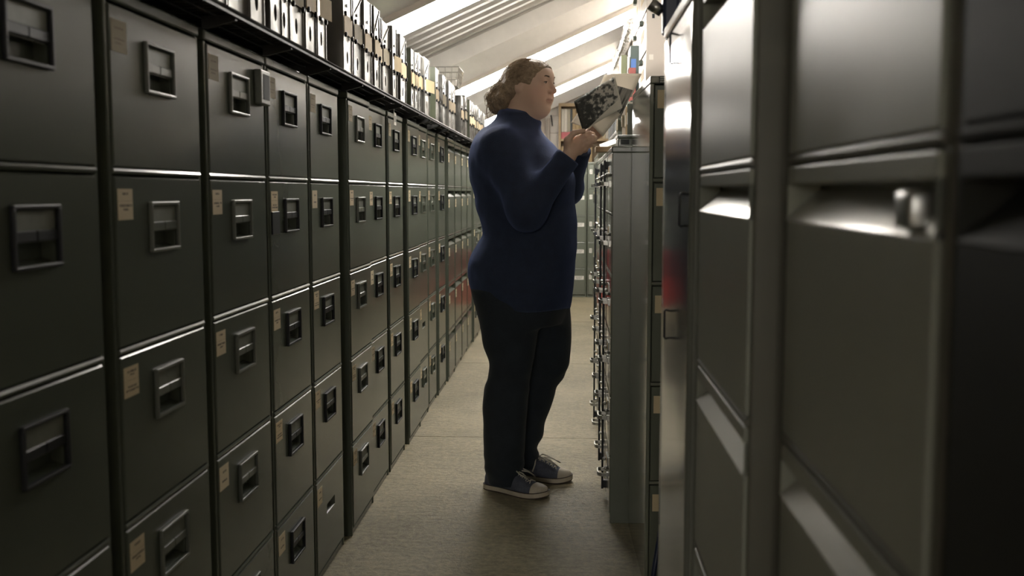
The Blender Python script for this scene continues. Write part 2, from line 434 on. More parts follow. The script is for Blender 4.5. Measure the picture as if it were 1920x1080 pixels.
def lip_mesh(w, mat):
    """sloping finger lip with tapered ends, running from the panel up and back into the recess; origin at the drawer top"""
    b = MB(); bm = b.bm; i = .022
    P = [(.0055, 0.0, -.0575), (.0055, w, -.0575), (-.022, w - i, -.026), (-.022, i, -.026)]
    Q = [(.0030, 0.0, -.0605), (.0030, w, -.0605), (-.025, w - i, -.029), (-.025, i, -.029)]
    A = [bm.verts.new(p) for p in P]; B = [bm.verts.new(p) for p in Q]
    bm.faces.new(A); bm.faces.new(B[::-1])
    for k in range(4): bm.faces.new((A[k], B[k], B[(k + 1) % 4], A[(k + 1) % 4]))
    return b.data('pull_lip', mat)
LIPM = principled('lip_highlight_paint', (0.40, 0.40, 0.36), 0.30, spec=.8, metal=.45, coat=.6)  # same paint as the fronts, lightened to carry the lip's reflected highlight

def sticker_mesh(mat, w=.058, h=.052):
    return MB().box(0, .0007, 0, w, 0, h).data('label', mat)

def cabinet_a(name, label, loc, w, rz=0, paint=PAINT, frame=PAINT_D, sticks=True, handle_scale=1, group=None, missing=(), bodym=None, oldtop=True, depth=DEPTH):
    t = thing(name, label, 'filing cabinet', loc, rz, group)
    k = round(w, 3)
    link('body', cached(('ba', k, depth, (bodym or paint).name), lambda: body_mesh(k, bodym or paint, depth=depth)), t)
    wd = k - .026
    for j in range(5):
        z1, z0 = SEAMS[j] - .006, SEAMS[j + 1] + .009
        h = round(z1 - z0, 3)
        d = link('drawer', cached(('da', k, h, paint.name), lambda: drawer_a_mesh(wd, h, paint)), t, (0, .013, z0))
        hx = .003
        if j not in missing:
            link('handle', cached(('ha', frame.name), lambda: handle_a_mesh(frame)), d, (hx, wd / 2, h - .043))
            link('card', cached('slotcard', lambda: MB().box(0, .0012, -.056, .056, -.037, -.009).data('card', SLOTCARD)), d, (hx, wd / 2, h - .043))
        if sticks:
            m = STICK_O if (j == 0 and oldtop) else STICK[rnd.randrange(3)]
            dz = rnd.uniform(-.004, .004)
            link('label', cached(('st', m.name), lambda: sticker_mesh(m)), d, (hx, .006 + rnd.uniform(0, .004), h - .073 + dz))
    return t

def cabinet_b(name, label, loc, w, rz=0, paint=PAINT_B, latch=False, sticks=False, group=None, seams=SEAMS, lab=STICK_W, bodym=None):
    t = thing(name, label, 'filing cabinet', loc, rz, group)
    k = round(w, 3)
    link('body', cached(('ba', k, (bodym or paint).name), lambda: body_mesh(k, bodym or paint)), t)
    wd = k - .030
    for j in range(5):
        z1, z0 = seams[j] - .004, seams[j + 1] + .008
        h = round(z1 - z0, 3)
        d = link('drawer', cached(('db', k, h, paint.name), lambda: drawer_b_mesh(wd, h, paint)), t, (0, .015, z0))
        link('pull_lip', cached(('lip', k, paint.name), lambda: lip_mesh(wd, LIPM if paint is PAINT_B else paint)), d, (0, 0, h))
        if latch:
            link('thumb_latch', cached('latch', lambda: MB().box(-.02, .012, -.016, .016, -.014, .014, .005, 3).data('thumb_latch', STEEL, True)), d, (.0, wd - .045, h - .040))
        if sticks:
            link('label', cached(('st', lab.name), lambda: sticker_mesh(lab)), d, (.0042, .008, h - .125))
    return t

XF = -0.745
left = [(0.76, 1.175), (1.185, 1.598), (1.638, 2.058), (2.098, 2.514), (2.520, 2.918), (2.934, 3.318), (3.396, 3.784), (3.796, 4.172), (4.208, 4.590),
        (4.686, 5.064), (5.072, 5.405), (5.466, 5.790), (5.850, 6.190), (6.290, 6.650), (6.705, 7.110), (7.150, 7.520), (7.560, 7.930),
        (7.990, 8.370), (8.410, 8.790), (8.830, 9.210), (9.250, 9.630), (9.670, 10.05), (10.09, 10.47), (10.51, 10.89)]
offs = [0, 0, 0, -.002, 0, 0, .012, .002, .004, .010, .002, -.004, .003, .008, .004, .002, 0, .012, .004, 0, .004, 0, 0, 0]
desc = {0: 'dark grey five-drawer cabinet nearest the viewpoint in the left-hand row',
        1: 'dark five-drawer cabinet with black handle frames at the left edge of the photo',
        2: 'five-drawer cabinet with five tan labels, second from the left edge',
        3: 'five-drawer cabinet with a small framed box jutting from its top drawer',
        4: 'five-drawer cabinet with a small dark plate below the label of its second drawer',
        5: 'five-drawer cabinet whose bottom drawer has lost its handle frame, left-hand row'}
cabs = []
for i, (a, b) in enumerate(left):
    n = ORD[i]
    L = desc.get(i, 'grey-green five-drawer filing cabinet, %s from the near end of the left-hand row' % n)
    if 13 <= i <= 16: L = 'sloping-lipped grey cabinet, %s from the near end of the left-hand row' % n
    loc = (XF + offs[i], a, 0)
    if 13 <= i <= 16 or i in (18, 19):
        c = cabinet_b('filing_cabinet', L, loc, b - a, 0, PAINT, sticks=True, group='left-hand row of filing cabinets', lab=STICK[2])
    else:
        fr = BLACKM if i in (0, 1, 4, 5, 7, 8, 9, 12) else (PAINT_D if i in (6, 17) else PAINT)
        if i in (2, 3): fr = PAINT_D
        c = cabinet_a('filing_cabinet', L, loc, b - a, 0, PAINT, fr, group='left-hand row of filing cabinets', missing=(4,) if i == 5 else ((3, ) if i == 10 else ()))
    cabs.append(c)

# the framed box jutting from the top drawer of the fourth cabinet, and the dark plate on the fifth
def child_box(parent, name, b, mat, loc): return b.build(name, mat, parent, loc=loc)
d0 = [o for o in cabs[3].children if o.name.startswith('drawer')][0]
jb = MB().box(0, .018, 0, .075, 0, .082, .003, 2).build('number_holder', PAINT_D, d0, loc=(.003, .315, .168))
tag(jb, 'small framed box jutting from the drawer front')
MB().box(0, .0012, 0, .050, 0, .060).build('holder_window', HOLE, d0, loc=(.0205, .332, .180))
d1 = [o for o in cabs[4].children if o.name.startswith('drawer')][1]
tag(MB().box(0, .004, 0, .066, 0, .058, .0015, 1).build('dark_plate', BLACKM, d1, loc=(.003, .004, .153)), 'small dark plate under the paper label')

# ------------------------------------------------------------------ wire rack over the left-hand row
ZR = 1.543
rack = thing('wire_rack', 'dark wire rack running along the tops of the left-hand cabinets', 'rack', (0, 1.0, 0))
def rackpart(name, b, mat=WIRE, smooth=True): return b.build(name, mat, rack, smooth, loc=(0, -1.0, 0))
for x in (-.676, -1.02): rackpart('rail', MB().tube([(x, 1.25, ZR), (x, 5.0, ZR), (x, 10.9, ZR)], .006, 8))
rackpart('front_lip', MB().box(-.676, -.672, 1.25, 10.9, ZR - .010, ZR + .003), WIRE, False)
g = MB()
y = 1.26
while y < 10.9:
    g.tube([(-.676, y, ZR), (-1.02, y, ZR)], .0022, 4); y += .032
for x in (-.72, -.76, -.81, -.86, -.91, -.96): g.tube([(x, 1.25, ZR - .004), (x, 10.9, ZR - .004)], .0028, 4)
tag(rackpart('wire_grid', g), kind='stuff')
for i, (a, b) in enumerate(left[1:]):
    y = a - .012
    rackpart('bracket', MB().prism([(-.745, ZT), (-.745, ZR - .006), (-.675, ZR - .006), (-.675, ZR - .016), (-.735, ZT)], 1, y, y + .012), WIRE, False)

# ------------------------------------------------------------------ metal box files on the rack
def file_body(w, h, dep, mat, hole_z, hr):
    """box with a real finger hole in the front face (front x=0 faces +x)"""
    b = MB(); bm = b.bm; n = 20
    yc, zc = w / 2, hole_z
    outer, inner, back = [], [], []
    for k in range(n):
        a = 2 * math.pi * (k + .5) / n - math.pi
        cy, cz = math.cos(a), math.sin(a)
        inner.append(bm.verts.new((0, yc + hr * .62 * cy, zc + hr * cz)))
        back.append(bm.verts.new((-.03, yc + hr * .62 * cy, zc + hr * cz)))
    # outer loop: project the angle on a square frame round the hole
    s = min(w / 2, hr * 1.7)
    for k in range(n):
        a = 2 * math.pi * (k + .5) / n - math.pi
        cy, cz = math.cos(a), math.sin(a); m = max(abs(cy), abs(cz))
        outer.append(bm.verts.new((0, yc + (w / 2) * cy / m, zc + s * cz / m)))
    for k in range(n):
        j = (k + 1) % n
        bm.faces.new((outer[k], outer[j], inner[j], inner[k])); bm.faces.new((inner[k], inner[j], back[j], back[k]))
    bm.faces.new(back)
    for z0, z1 in ((0, zc - s), (zc + s, h)):
        rows = 1 if z1 - z0 < .08 else 4
        for r in range(rows):
            za, zb = z0 + (z1 - z0) * r / rows, z0 + (z1 - z0) * (r + 1) / rows
            cols = 3
            for c in range(cols):
                ya, yb = w * c / cols, w * (c + 1) / cols
                bm.faces.new([bm.verts.new(p) for p in ((0, ya, za), (0, yb, za), (0, yb, zb), (0, ya, zb))])
    bmesh.ops.remove_doubles(bm, verts=bm.verts[:], dist=1e-5)
    b.box(-dep, -.0005, 0, w, 0, h)
    # the box's own front would hide the hole: drop it
    for f in list(bm.faces):
        if all(abs(v.co.x + .0005) < 1e-6 for v in f.verts): bm.faces.remove(f)
    # rolled rim
    b.box(0, .003, 0, .004, 0, h); b.box(0, .003, w - .004, w, 0, h)
    return b.data('body', mat)

def ridge(w, z0, z1, mat):
    b = MB(); b.prism([(0.002, z0), (.010, z0), (w - .002, z1), (w - .010, z1)], 0, 0, .0035); return b.data('diagonal_strut', mat)

fY = [(1.62, 1.74), (1.745, 1.86), (1.87, 1.98), (1.985, 2.10), (2.109, 2.234), (2.237, 2.344), (2.382, 2.486), (2.489, 2.589), (2.592, 2.723), (2.728, 2.845), (2.851, 2.959),
      (3.177, 3.31), (3.343, 3.491), (3.496, 3.623), (3.683, 3.79), (3.792, 3.885), (3.897, 4.037), (4.061, 4.175), (4.268, 4.422), (4.555, 4.667), (4.669, 4.783),
      (4.834, 4.977), (4.979, 5.147), (5.450, 5.595), (5.689, 5.862), (5.992, 6.183), (6.212, 6.418), (6.74, 6.908), (6.944, 7.089), (7.25, 7.42), (7.43, 7.58), (7.62, 7.78),
      (7.825, 8.01), (8.058, 8.254), (8.304, 8.459), (8.50, 8.66)]
green = {19, 23, 29}
for i, (a, b) in enumerate(fY):
    w = round(b - a - .002, 3)
    h = [.280, .284, .276, .282][rnd.randrange(4)] - (.018 if i in (19, 20, 27) else 0) + (.01 if i in (14, 23) else 0)
    hz = [.056, .060, .052][rnd.randrange(3)]
    mat = GREENF if i in green else (GALV2 if i % 3 else GALV)
    look = 'green-sided metal box file' if i in green else 'galvanised metal box file'
    t = thing('box_file', '%s, %s from the near end of the wire rack' % (look, ORD[i]), 'box file', (-.690 - rnd.uniform(0, .012), a, ZR + .0065), 0, 'metal box files on the wire rack')
    t.rotation_euler = (0, 0, rnd.uniform(-.012, .012))
    bd = link('body', file_body(w, h, .30, GALV2 if i in green else mat, hz, .020), t)
    if i in green:
        MB().box(-.30, .0005, -.0012, .0, 0, h).build('side_panel', GREENF, t)
        MB().box(-.30, -.003, .0, w, h, h + .0012).build('lid', GREENF, t)
    # label card held by four dark claws
    cz = h * .40 + rnd.uniform(-.008, .008); ch = .058
    if i not in (5,):
        cd = MB().box(.0035, .0050, .006, w - .006, cz, cz + ch).build('label_card', CARD if i % 4 else CARD_O, t)
        if i in (10, 17, 22): cd.location = (.004, 0, 0); cd.rotation_euler = (0, 0, -.12)
        for yy in (.012, w - .024):
            for zz in (cz - .010, cz + ch - .004):
                link('clip', cached('claw', lambda: MB().box(0, .009, 0, .011, 0, .015, .003, 2).data('clip', BLACKM)), t, (.002, yy, zz))
    if i % 2 == 0: link('diagonal_strut', ridge(w, cz + ch + .02, h - .012, mat), t)
    b_ = MB(); b_.tube([(.001, w * .45, h * .74), (.004, w * .45, h * .74)], .006, 10); b_.build('hole_disc', BLACKM, t)  # dark disc standing in for the shade of a small hole

# wire basket on the files
bk = thing('wire_basket', 'shallow pale wire basket resting on top of the box files', 'basket', (-.76, 6.55, ZR + .0065 + .285))
def basket():
    b = MB(); X, Yw, Hh = .085, .14, .115
    for z, f in ((0, .8), (.04, .88), (.08, .95), (Hh, 1.0)):
        p = [(sx * X * f, sy * Yw * f, z + .003) for sx, sy in ((-1, -1), (1, -1), (1, 1), (-1, 1), (-1, -1))]
        b.tube(p, .0035 if z == Hh else .002, 5)
    for i in range(9):
        y = -Yw + 2 * Yw * i / 8
        b.tube([(-X, y, Hh), (-X * .8, y * .8, .003), (X * .8, y * .8, .003), (X, y, Hh)], .0018, 4)
    for i in range(5):
        x = -X + 2 * X * i / 4
        b.tube([(x, -Yw, Hh), (x * .8, -Yw * .8, .003), (x * .8, Yw * .8, .003), (x, Yw, Hh)], .0018, 4)
    return b.build('wire_mesh', WIRE_L, bk)
basket()
MB().box(-.06, .06, -.10, .10, .006, .055, .003, 1).build('card_stack', PAPER, bk)
# paper tag hanging over the eighth cabinet
tg = thing('hanging_tag', 'small square white-framed tag hanging below the wire rack', 'tag', (-.712, 4.205, 1.455))
MB().box(0, .002, 0, .05, 0, .05).build('tag_card', PAPER, tg); MB().box(.002, .003, .012, .04, .012, .038).build('tag_window', PAINT_D, tg)
MB().tube([(.001, .005, .05), (.001, .002, .085)], .0015, 5).build('string', PAPER, tg)

# ------------------------------------------------------------------ near right-hand cabinets
G_R = 'near right-hand cabinets'
cabinet_b('filing_cabinet', 'near-black cabinet edge at the far right of the photo', (.239, .646, 0), .47, math.pi, principled('black_grey_paint', (0.016, 0.017, 0.014), 0.6, spec=.2), group=G_R)
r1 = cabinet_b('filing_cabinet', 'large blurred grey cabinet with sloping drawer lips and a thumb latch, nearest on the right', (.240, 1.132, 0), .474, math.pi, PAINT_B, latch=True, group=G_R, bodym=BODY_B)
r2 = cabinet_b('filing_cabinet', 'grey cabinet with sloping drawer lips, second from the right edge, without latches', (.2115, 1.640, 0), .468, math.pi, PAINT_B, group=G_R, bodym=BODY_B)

# glossy steel cabinet with vertical bow handles
gl = thing('gloss_cabinet', 'glossy reflective steel cabinet with vertical dark bow handles on the right', 'filing cabinet', (.204, 2.195, 0), math.pi, G_R)
wG = .532
link('body', body_mesh(wG, PAINT_G, 1.52, [1.492, .022]), gl)
def wavy_front(w, h, amp, seed):
    """thin sheet-metal front, slightly dished like pressed steel"""
    bm = bmesh.new(); N, M = 12, 40
    V = []
    for i in range(N + 1):
        row = []
        for j in range(M + 1):
            u, v = i / N, j / M
            e = min(u, 1 - u, .12) / .12 * min(v, 1 - v, .04) / .04
            x = .003 + amp * e * (math.sin(3.1 * u + seed) * math.cos(19 * v + seed * 1.7) * .6 + .5 * math.sin(26 * v + 2 * u + seed))
            row.append(bm.verts.new((x, u * w, v * h)))
        V.append(row)
    for i in range(N):
        for j in range(M): bm.faces.new((V[i][j], V[i + 1][j], V[i + 1][j + 1], V[i][j + 1]))
    ex = bmesh.ops.extrude_face_region(bm, geom=bm.faces[:])
    bmesh.ops.translate(bm, verts=[v for v in ex['geom'] if isinstance(v, bmesh.types.BMVert)], vec=(-.016, 0, 0))
    s = MB(); s.bm.free(); s.bm = bm; return s.data('door', PAINT_G, True)
for y0, w, hs in ((.013, .506, ((.249 - .013, 1.445), (.212 - .013, .925), (.452 - .013, 1.150))),):
    d = link('door', wavy_front(w, 1.46, .0016, y0 * 5), gl, (0, y0, .028))
    for yy, zz in hs:
        MB().tube([(.001, 0, -.026), (.011, 0, -.028), (.013, 0, -.025), (.013, 0, .025), (.011, 0, .028), (.001, 0, .026)], .0022, 8).build('handle', BLACKM, d, True, (.002, yy, zz - .028))

# black photographic stand in the gap behind the glossy cabinet
st = thing('light_stand', 'dark navy clamp stand poking up behind the glossy cabinet', 'stand', (.245, 2.55, 0))
MB().tube([(0, 0, .12), (0, 0, 1.0), (0, 0, 1.60)], .009, 10).build('pole', NAVYM, st, True)
for k in range(3):
    a = 2.1 * k + .6
    MB().tube([(0, 0, .35), (.05 * math.cos(a), .09 * math.sin(a), .006)], .007, 8).build('leg', NAVYM, st, True)
MB().box(-.018, .022, -.025, .025, 1.56, 1.70, .008, 3).build('clamp_body', NAVYM, st)
MB().tube([(-.018, 0, 1.615), (-.046, 0, 1.635)], [.013, .016], 12).build('clamp_knob', CHROME, st, True)
MB().box(.024, .070, -.02, .02, 1.60, 1.76, .006, 2).build('clamp_arm', NAVYM, st)

# cabinet facing the camera across the gap
xc = cabinet_a('filing_cabinet', 'five-drawer cabinet facing the viewpoint with cream county labels, glossy side to the aisle', (.236, 3.0, 0), .47, R_(-90) + R_(1.5), PAINT_R, PAINT_D, sticks=False, bodym=PAINT_S, depth=.565, group='cross-aisle cabinets')
def text_mesh(s, size, mat):
    cu = bpy.data.curves.new('print', 'FONT'); cu.body = s; cu.size = size; cu.extrude = 0.0
    o = bpy.data.objects.new('print', cu); COL.objects.link(o)
    dg = bpy.context.evaluated_depsgraph_get()
    me = bpy.data.meshes.new_from_object(o.evaluated_get(dg))
    bpy.data.objects.remove(o); bpy.data.curves.remove(cu)
    # text lies in XY: turn to local YZ facing +x
    for v in me.vertices: v.co = (0, v.co.x, v.co.y)
    me.materials.clear(); me.materials.append(mat); return me
INK = principled('label_ink', (0.16, 0.12, 0.08), 0.8)
for j, d in enumerate([o for o in xc.children if o.name.startswith('drawer')]):
    dh = d.data.vertices[0].co.z; hh = max(v.co.z for v in d.data.vertices)
    lb = link('label', cached('bigst', lambda: MB().box(0, .0007, 0, .085, 0, .052).data('label', STICK_X)), d, (.0032, .008, hh - .066 - (.012 if j > 1 else 0)))
    if j >= 2:
        me = text_mesh('South\nSurrey', .0125, INK)
        o = link('print', me, d, (.0040, .026, hh - .066 + .032 - .012))
plate = label_mat('maker_plate', (0.06, 0.07, 0.06), (0.62, 0.62, 0.55), [(0.68, 0.90, .08, .95), (0.42, 0.6, .08, .95), (0.14, 0.34, .08, .9)])
MB().box(.0045, .0055, .024, .062, 1.490, 1.511).build('maker_plate', plate, xc)

# ------------------------------------------------------------------ six-drawer loop-handle cabinets beyond
def loop_mesh():
    b = MB(); bm = b.bm
    p = [(0, -.038), (.022, -.040), (.032, -.036), (.036, -.026), (.036, .026), (.032, .036), (.022, .040), (0, .038)]
    A = []
    for i, (x, y) in enumerate(p):
        q0, q1 = p[max(i - 1, 0)], p[min(i + 1, len(p) - 1)]
        tx, ty = q1[0] - q0[0], q1[1] - q0[1]; L = math.hypot(tx, ty); nx, ny = -ty / L, tx / L
        z = .12 * x
        A.append([bm.verts.new((x + nx * o * .0018, y + ny * o * .0018, z + k * .0065)) for o, k in ((-1, -1), (1, -1), (1, 1), (-1, 1))])
    for u, v in zip(A, A[1:]):
        for k in range(4): bm.faces.new((u[k], u[(k + 1) % 4], v[(k + 1) % 4], v[k]))
    bm.faces.new(A[0]); bm.faces.new(A[-1][::-1])
    b.box(-.001, .005, -.050, -.030, -.012, .012, .002, 2); b.box(-.001, .005, .030, .050, -.012, .012, .002, 2)
    return b.data('handle', CHROME)
def stud_mesh(): return MB().tube([(0, 0, 0), (.012, 0, 0), (.016, 0, 0)], [.006, .006, .003], 10).data('stud', CHROME, True)
H6, P6 = 1.338, .2065
SE6 = [1.318 - i * .2155 for i in range(7)]; SE6[-1] = .025
loopY = [(3.585, 3.985), (4.005, 4.405), (4.425, 4.825), (4.845, 5.245)]
loops = []
names6 = ['six-drawer cabinet with chrome loop handles and a locking bar, plain end facing the viewpoint',
          'six-drawer loop-handled cabinet, second beyond the plain grey end panel',
          'six-drawer loop-handled cabinet, third beyond the plain grey end panel',
          'six-drawer loop-handled cabinet, fourth beyond the plain grey end panel']
PAINT_L = principled('gloss_front_grey', (0.20, 0.205, 0.17), 0.13, bump=(3, 0.05, 1), coat=0.6)
for i, (a, b) in enumerate(loopY):
    w = b - a
    t = thing('card_cabinet', names6[i], 'filing cabinet', (.157, b, 0), math.pi, 'six-drawer loop-handled cabinets')
    link('body', cached('b6', lambda: body_mesh(w, PAINT_R, H6, SE6)), t)
    for j in range(6):
        z1, z0 = SE6[j] - .005, SE6[j + 1] + .008
        d = link('drawer', cached('d6%d' % (j == 5), lambda: MB().box(-.014, .003, 0, w - .026, 0, z1 - z0, .002, 2).data('drawer', PAINT_L)), t, (0, .013, z0))
        hh = z1 - z0
        link('handle', cached('loop', loop_mesh), d, (.003, .187, hh * .48))
        link('card_holder', cached('ch6', lambda: MB().box(0, .003, -.05, .05, -.018, .018, .001, 1).data('card_holder', STEEL)), d, (.003, .187, hh * .48 + .05))
        link('card', cached('cc6', lambda: MB().box(.003, .0036, -.044, .044, -.013, .013).data('card', CARD)), d, (.003, .187, hh * .48 + .05))
        for yy in (.12, .254): link('stud', cached('stud', stud_mesh), d, (.003, yy, hh * .48 + .035))
    if i in (0, 1, 3):
        MB().box(.012, .020, .06, .075, .03, 1.30, .002, 2).build('locking_bar', BLACKM, t)
        for zz in (.05, 1.28): MB().box(0, .014, .055, .08, zz - .015, zz + .015, .002, 1).build('bar_bracket', BLACKM, t)
    loops.append(t)

# cabinets further down the right-hand side, set back
for i in range(11):
    y0 = 5.42 + i * .425
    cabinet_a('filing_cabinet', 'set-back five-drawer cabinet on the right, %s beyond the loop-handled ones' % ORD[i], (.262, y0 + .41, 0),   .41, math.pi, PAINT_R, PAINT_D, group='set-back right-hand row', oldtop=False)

# cabinets closing the far end of the aisle, facing the viewpoint
for i, x in enumerate((-.635, -.205, .225, .655)):
    t = cabinet_a('filing_cabinet', 'white-labelled cabinet across the far end of the aisle, %s' % ['at far left', 'second from the left', 'with its edge beside the right-hand row', 'at far right'][i], (x, 11.5, 0),   .42, R_(-90), PAINT_R, PAINT_R, sticks=False, group='end-of-aisle cabinets')
    for d in [o for o in t.children if o.name.startswith('drawer')]:
        hh = max(v.co.z for v in d.data.vertices)
        link('label', cached('wst', lambda: MB().box(0, .0007, 0, .105, 0, .042).data('label', STICK_W)), d, (.0035, .275, hh - .11))
        link('label', cached(('st', STICK_W.name), lambda: sticker_mesh(STICK_W, .03, .05)), d, (.0035, .008, hh - .105))

# red crates standing on the floor at the end of the aisle
for k in range(2):
    t = thing('plastic_crate', ['bright red plastic crate on the floor before the end cabinets', 'dark red plastic crate stacked on the bright red crate'][k], 'crate', (-.33, 10.85, .285 * k), 0, 'red crates')
    m = RED if k == 0 else RED_D
    b = MB(); X, Yw, Z, th = .24, .17, .28, .008
    b.box(-X, X, -Yw, -Yw + th, 0, Z, .002, 1); b.box(-X, X, Yw - th, Yw, 0, Z, .002, 1)
    b.box(-X, -X + th, -Yw + th, Yw - th, 0, Z); b.box(X - th, X, -Yw + th, Yw - th, 0, Z); b.box(-X + th, X - th, -Yw + th, Yw - th, 0, th)
    b.build('shell', m, t)
    MB().box(-X - .01, X + .01, -Yw - .01, -Yw, Z - .03, Z - .002, .003, 1).build('rim', m, t)
    for sx in (-1, 1): MB().box(sx * .18 - .012, sx * .18 + .012, -Yw - .006, -Yw, .01, Z - .03, .002, 1).build('rib', m, t)

# ------------------------------------------------------------------ things on top of the right-hand cabinets
# white chest of small drawers
wc = thing('drawer_chest', 'tall white chest of small drawers on the set-back cabinets at right', 'chest', (.452, 7.27, ZT + .0005), math.pi)
CW, CH = 1.215, .975
b = MB(); b.box(-.42, 0, 0, .014, 0, CH, .002, 1); b.box(-.42, 0, CW - .014, CW, 0, CH, .002, 1); b.box(-.42, 0, .014, CW - .014, CH - .014, CH); b.box(-.42, -.41, .014, CW - .014, 0, CH - .014); b.box(-.41, -.004, .014, CW - .014, 0, .014)
b.box(-.41, -.002, CW / 2 - .007, CW / 2 + .007, .014, CH - .014)
b.build('case', WHITE, wc)
KNOB = principled('green_black_knob', (0.05, 0.07, 0.05), 0.4)
for r in range(4):
    for c in range(2):
        y0 = .017 + c * (CW / 2 - .007); w = CW / 2 - .026; z0 = .022 + r * .234; h = .218
        d = MB().box(-.02, .002, 0, w, 0, h, .003, 2).build('drawer', WHITE, wc, loc=(0, y0, z0))
        MB().box(0, .024, w * .44, w * .56, h - .040, h - .012, .004, 2).build('handle', KNOB, d)
        MB().box(.002, .0032, w * .25, w * .75, h * .38, h * .66).build('label', CARD, d)
MB().box(-.045, -.030, CW, CW + .0015, .665, .69).build('screw_hole', BLACKM, wc)
MB().box(-.040, -.015, CW, CW + .0012, .43, .46).build('paper_square', PAPER, wc)

# box and binders behind the chest
ab = thing('archive_box', 'grey archive box under the upright binders, far right', 'box', (.47, 5.725, ZT))
MB().box(-.19, .19, -.28, .28, 0, .10, .003, 1).build('box_base', SLOTCARD, ab); MB().box(-.195, .195, -.285, .285, .10, .14, .003, 1).build('lid', SLOTCARD, ab)
def binder(label, x, y, w, h, col, lean=0.0, dep=.22):
    """spine faces the viewpoint"""
    t = thing('ring_binder', label, 'binder', (x, y, ZT + .1405), 0, 'upright binders on the archive box')
    t.rotation_euler = (0, lean, 0)
    m = principled('binder_' + label.split()[0], col, 0.5)
    bb = MB(); bb.box(0, w, 0, .004, 0, h, .0015, 1); bb.box(0, .003, .004, dep, 0, h); bb.box(w - .003, w, .004, dep, 0, h); bb.build('cover', m, t)
    MB().box(.006, w - .006, .01, dep - .01, .008, h - .012).build('pages', PAPER, t)
    return t
binder('olive green ring binder standing upright, leftmost of the binders', .284, 5.60, .030, .258, (.15, .165, .085))
binder('white ring binder between the green binder and the dark one', .316, 5.60, .014, .25, (.7, .68, .62))
bt = binder('dark teal ring binder with a blue label, tallest of the binders', .332, 5.58, .045, .305, (.05, .072, .065))
MB().box(.003, .030, -.0015, 0, .185, .235).build('blue_label', principled('blue_card', (.06, .14, .38), .6), bt)
binder('red folder standing just before the tall dark binder', .318, 5.46, .036, .175, (.24, .06, .05), 0, .11)

# dark lever-arch files, added to darken the chest's reflection in the left-hand drawers
LEV = [principled('lever_arch_%d' % k, c, .55, var=(8, .15)) for k, c in enumerate(((.035, .04, .035), (.06, .055, .045), (.03, .035, .045)))]
yy = 6.10
for i in range(16):
    w = [.085, .075, .095][i % 3]; h = .30 + .012 * ((i * 7) % 3)
    t = thing('lever_arch_file', 'added dark lever-arch file masking the white chest, %s from the near end' % ORD[i], 'file', (.290 + .006 * (i % 2), yy, ZT + .0005), 0, 'added dark files masking the white chest')
    bb = MB(); bb.box(0, .004, 0, w, 0, h, .0015, 1); bb.box(.004, .125, 0, .003, 0, h); bb.box(.004, .125, w - .003, w, 0, h); bb.build('cover', LEV[i % 3], t)
    MB().box(.012, .12, .006, w - .006, .006, h - .02).build('pages', PAPER, t)
    MB().box(-.0008, 0, w * .2, w * .8, h * .5, h * .8).build('spine_label', CARD_O if i % 2 else PAPER, t)
    yy += w + .004

# foil-lagged duct under the roof
rr = random.Random(3)
pts, rad = [], []
for k in range(60):
    y = 7.35 + k * .054
    pts.append((.445 + rr.uniform(-.004, .004), y, 2.355 + rr.uniform(-.004, .004))); rad.append(.042 + rr.uniform(-.006, .006))
tag(MB().tube(pts, rad, 14).build('foil_duct', FOIL, None, False), 'crinkled silver foil duct running along the pale soffit', 'duct')
mf = thing('foil_end', 'crumpled foil bundle hanging at the far end of the duct', 'foil', (.43, 10.72, 2.22))
bmf = bmesh.new(); bmesh.ops.create_icosphere(bmf, subdivisions=3, radius=.075)
for v in bmf.verts: v.co = v.co * (1 + rr.uniform(-.22, .22)); v.co.z *= 1.7
sf = MB(); sf.bm.free(); sf.bm = bmf; sf.build('foil_wrap', FOIL, mf)

# worn board sticking out over the front edge
tag(MB().box(-.09, .10, -.05, .05, 0, .022, .003, 2).build('wooden_board', WOOD_D, None, loc=(.20, 4.16, H6 + .0005)), 'worn brown board jutting out over the drawers below the photographs', 'board')
# grey index box
ib = thing('index_box', 'low grey steel index box on the cabinet top beside the mirror-like side', 'box', (.235, 3.80, H6))
MB().box(-.055, .075, -.08, .08, 0, .035, .003, 2).build('box_base', PAINT, ib); MB().box(-.057, .077, -.082, .082, .035, .046, .003, 2).build('lid', PAINT, ib); MB().box(-.045, -.015, -.0835, -.082, .012, .03).build('label_slot', BLACKM, ib)
# hanging files, curved folders standing in a row
G_F = 'upright folders on the right-hand cabinet tops'
def folder(i, y, x, h, col, bow):
    t = thing('file_folder', 'upright bowed folder on the right-hand cabinet top, %s behind the index box' % ORD[i], 'folder', (x, y, H6), 0, G_F)
    bm = bmesh.new(); N = 8; W = .30
    for s, off in ((0, 0), (1, .006)):
        V = []
        for k in range(N + 1):
            f = k / N
            yy = bow * math.sin(f * math.pi * .55) ** 2 + off
            V.append((bm.verts.new((0, yy, f * h)), bm.verts.new((W, yy + .01, f * h * .98))))
        for k in range(N): bm.faces.new((V[k][0], V[k][1], V[k + 1][1], V[k + 1][0]))
    ex = bmesh.ops.extrude_face_region(bm, geom=bm.faces[:])
    bmesh.ops.translate(bm, verts=[v for v in ex['geom'] if isinstance(v, bmesh.types.BMVert)], vec=(0, .0018, 0))
    s = MB(); s.bm.free(); s.bm = bm; s.build('card_cover', principled('folder_%d' % (i % 4), col, .6), t, True)
    MB().box(-.003, .0, .0, .012, h * .55, h * .8).build('tab', PAPER, t)
cols = [(.08, .09, .07), (.5, .47, .40), (.12, .14, .11), (.40, .30, .16)]
for i in range(11): folder(i, 3.915 + i * .042 if i < 5 else 4.225 + (i - 5) * .034, .205 + .008 * (i % 3) + (.02 if i < 5 else .0), .175 + .01 * (i % 3), cols[i % 4], .026 if i < 5 else .012)

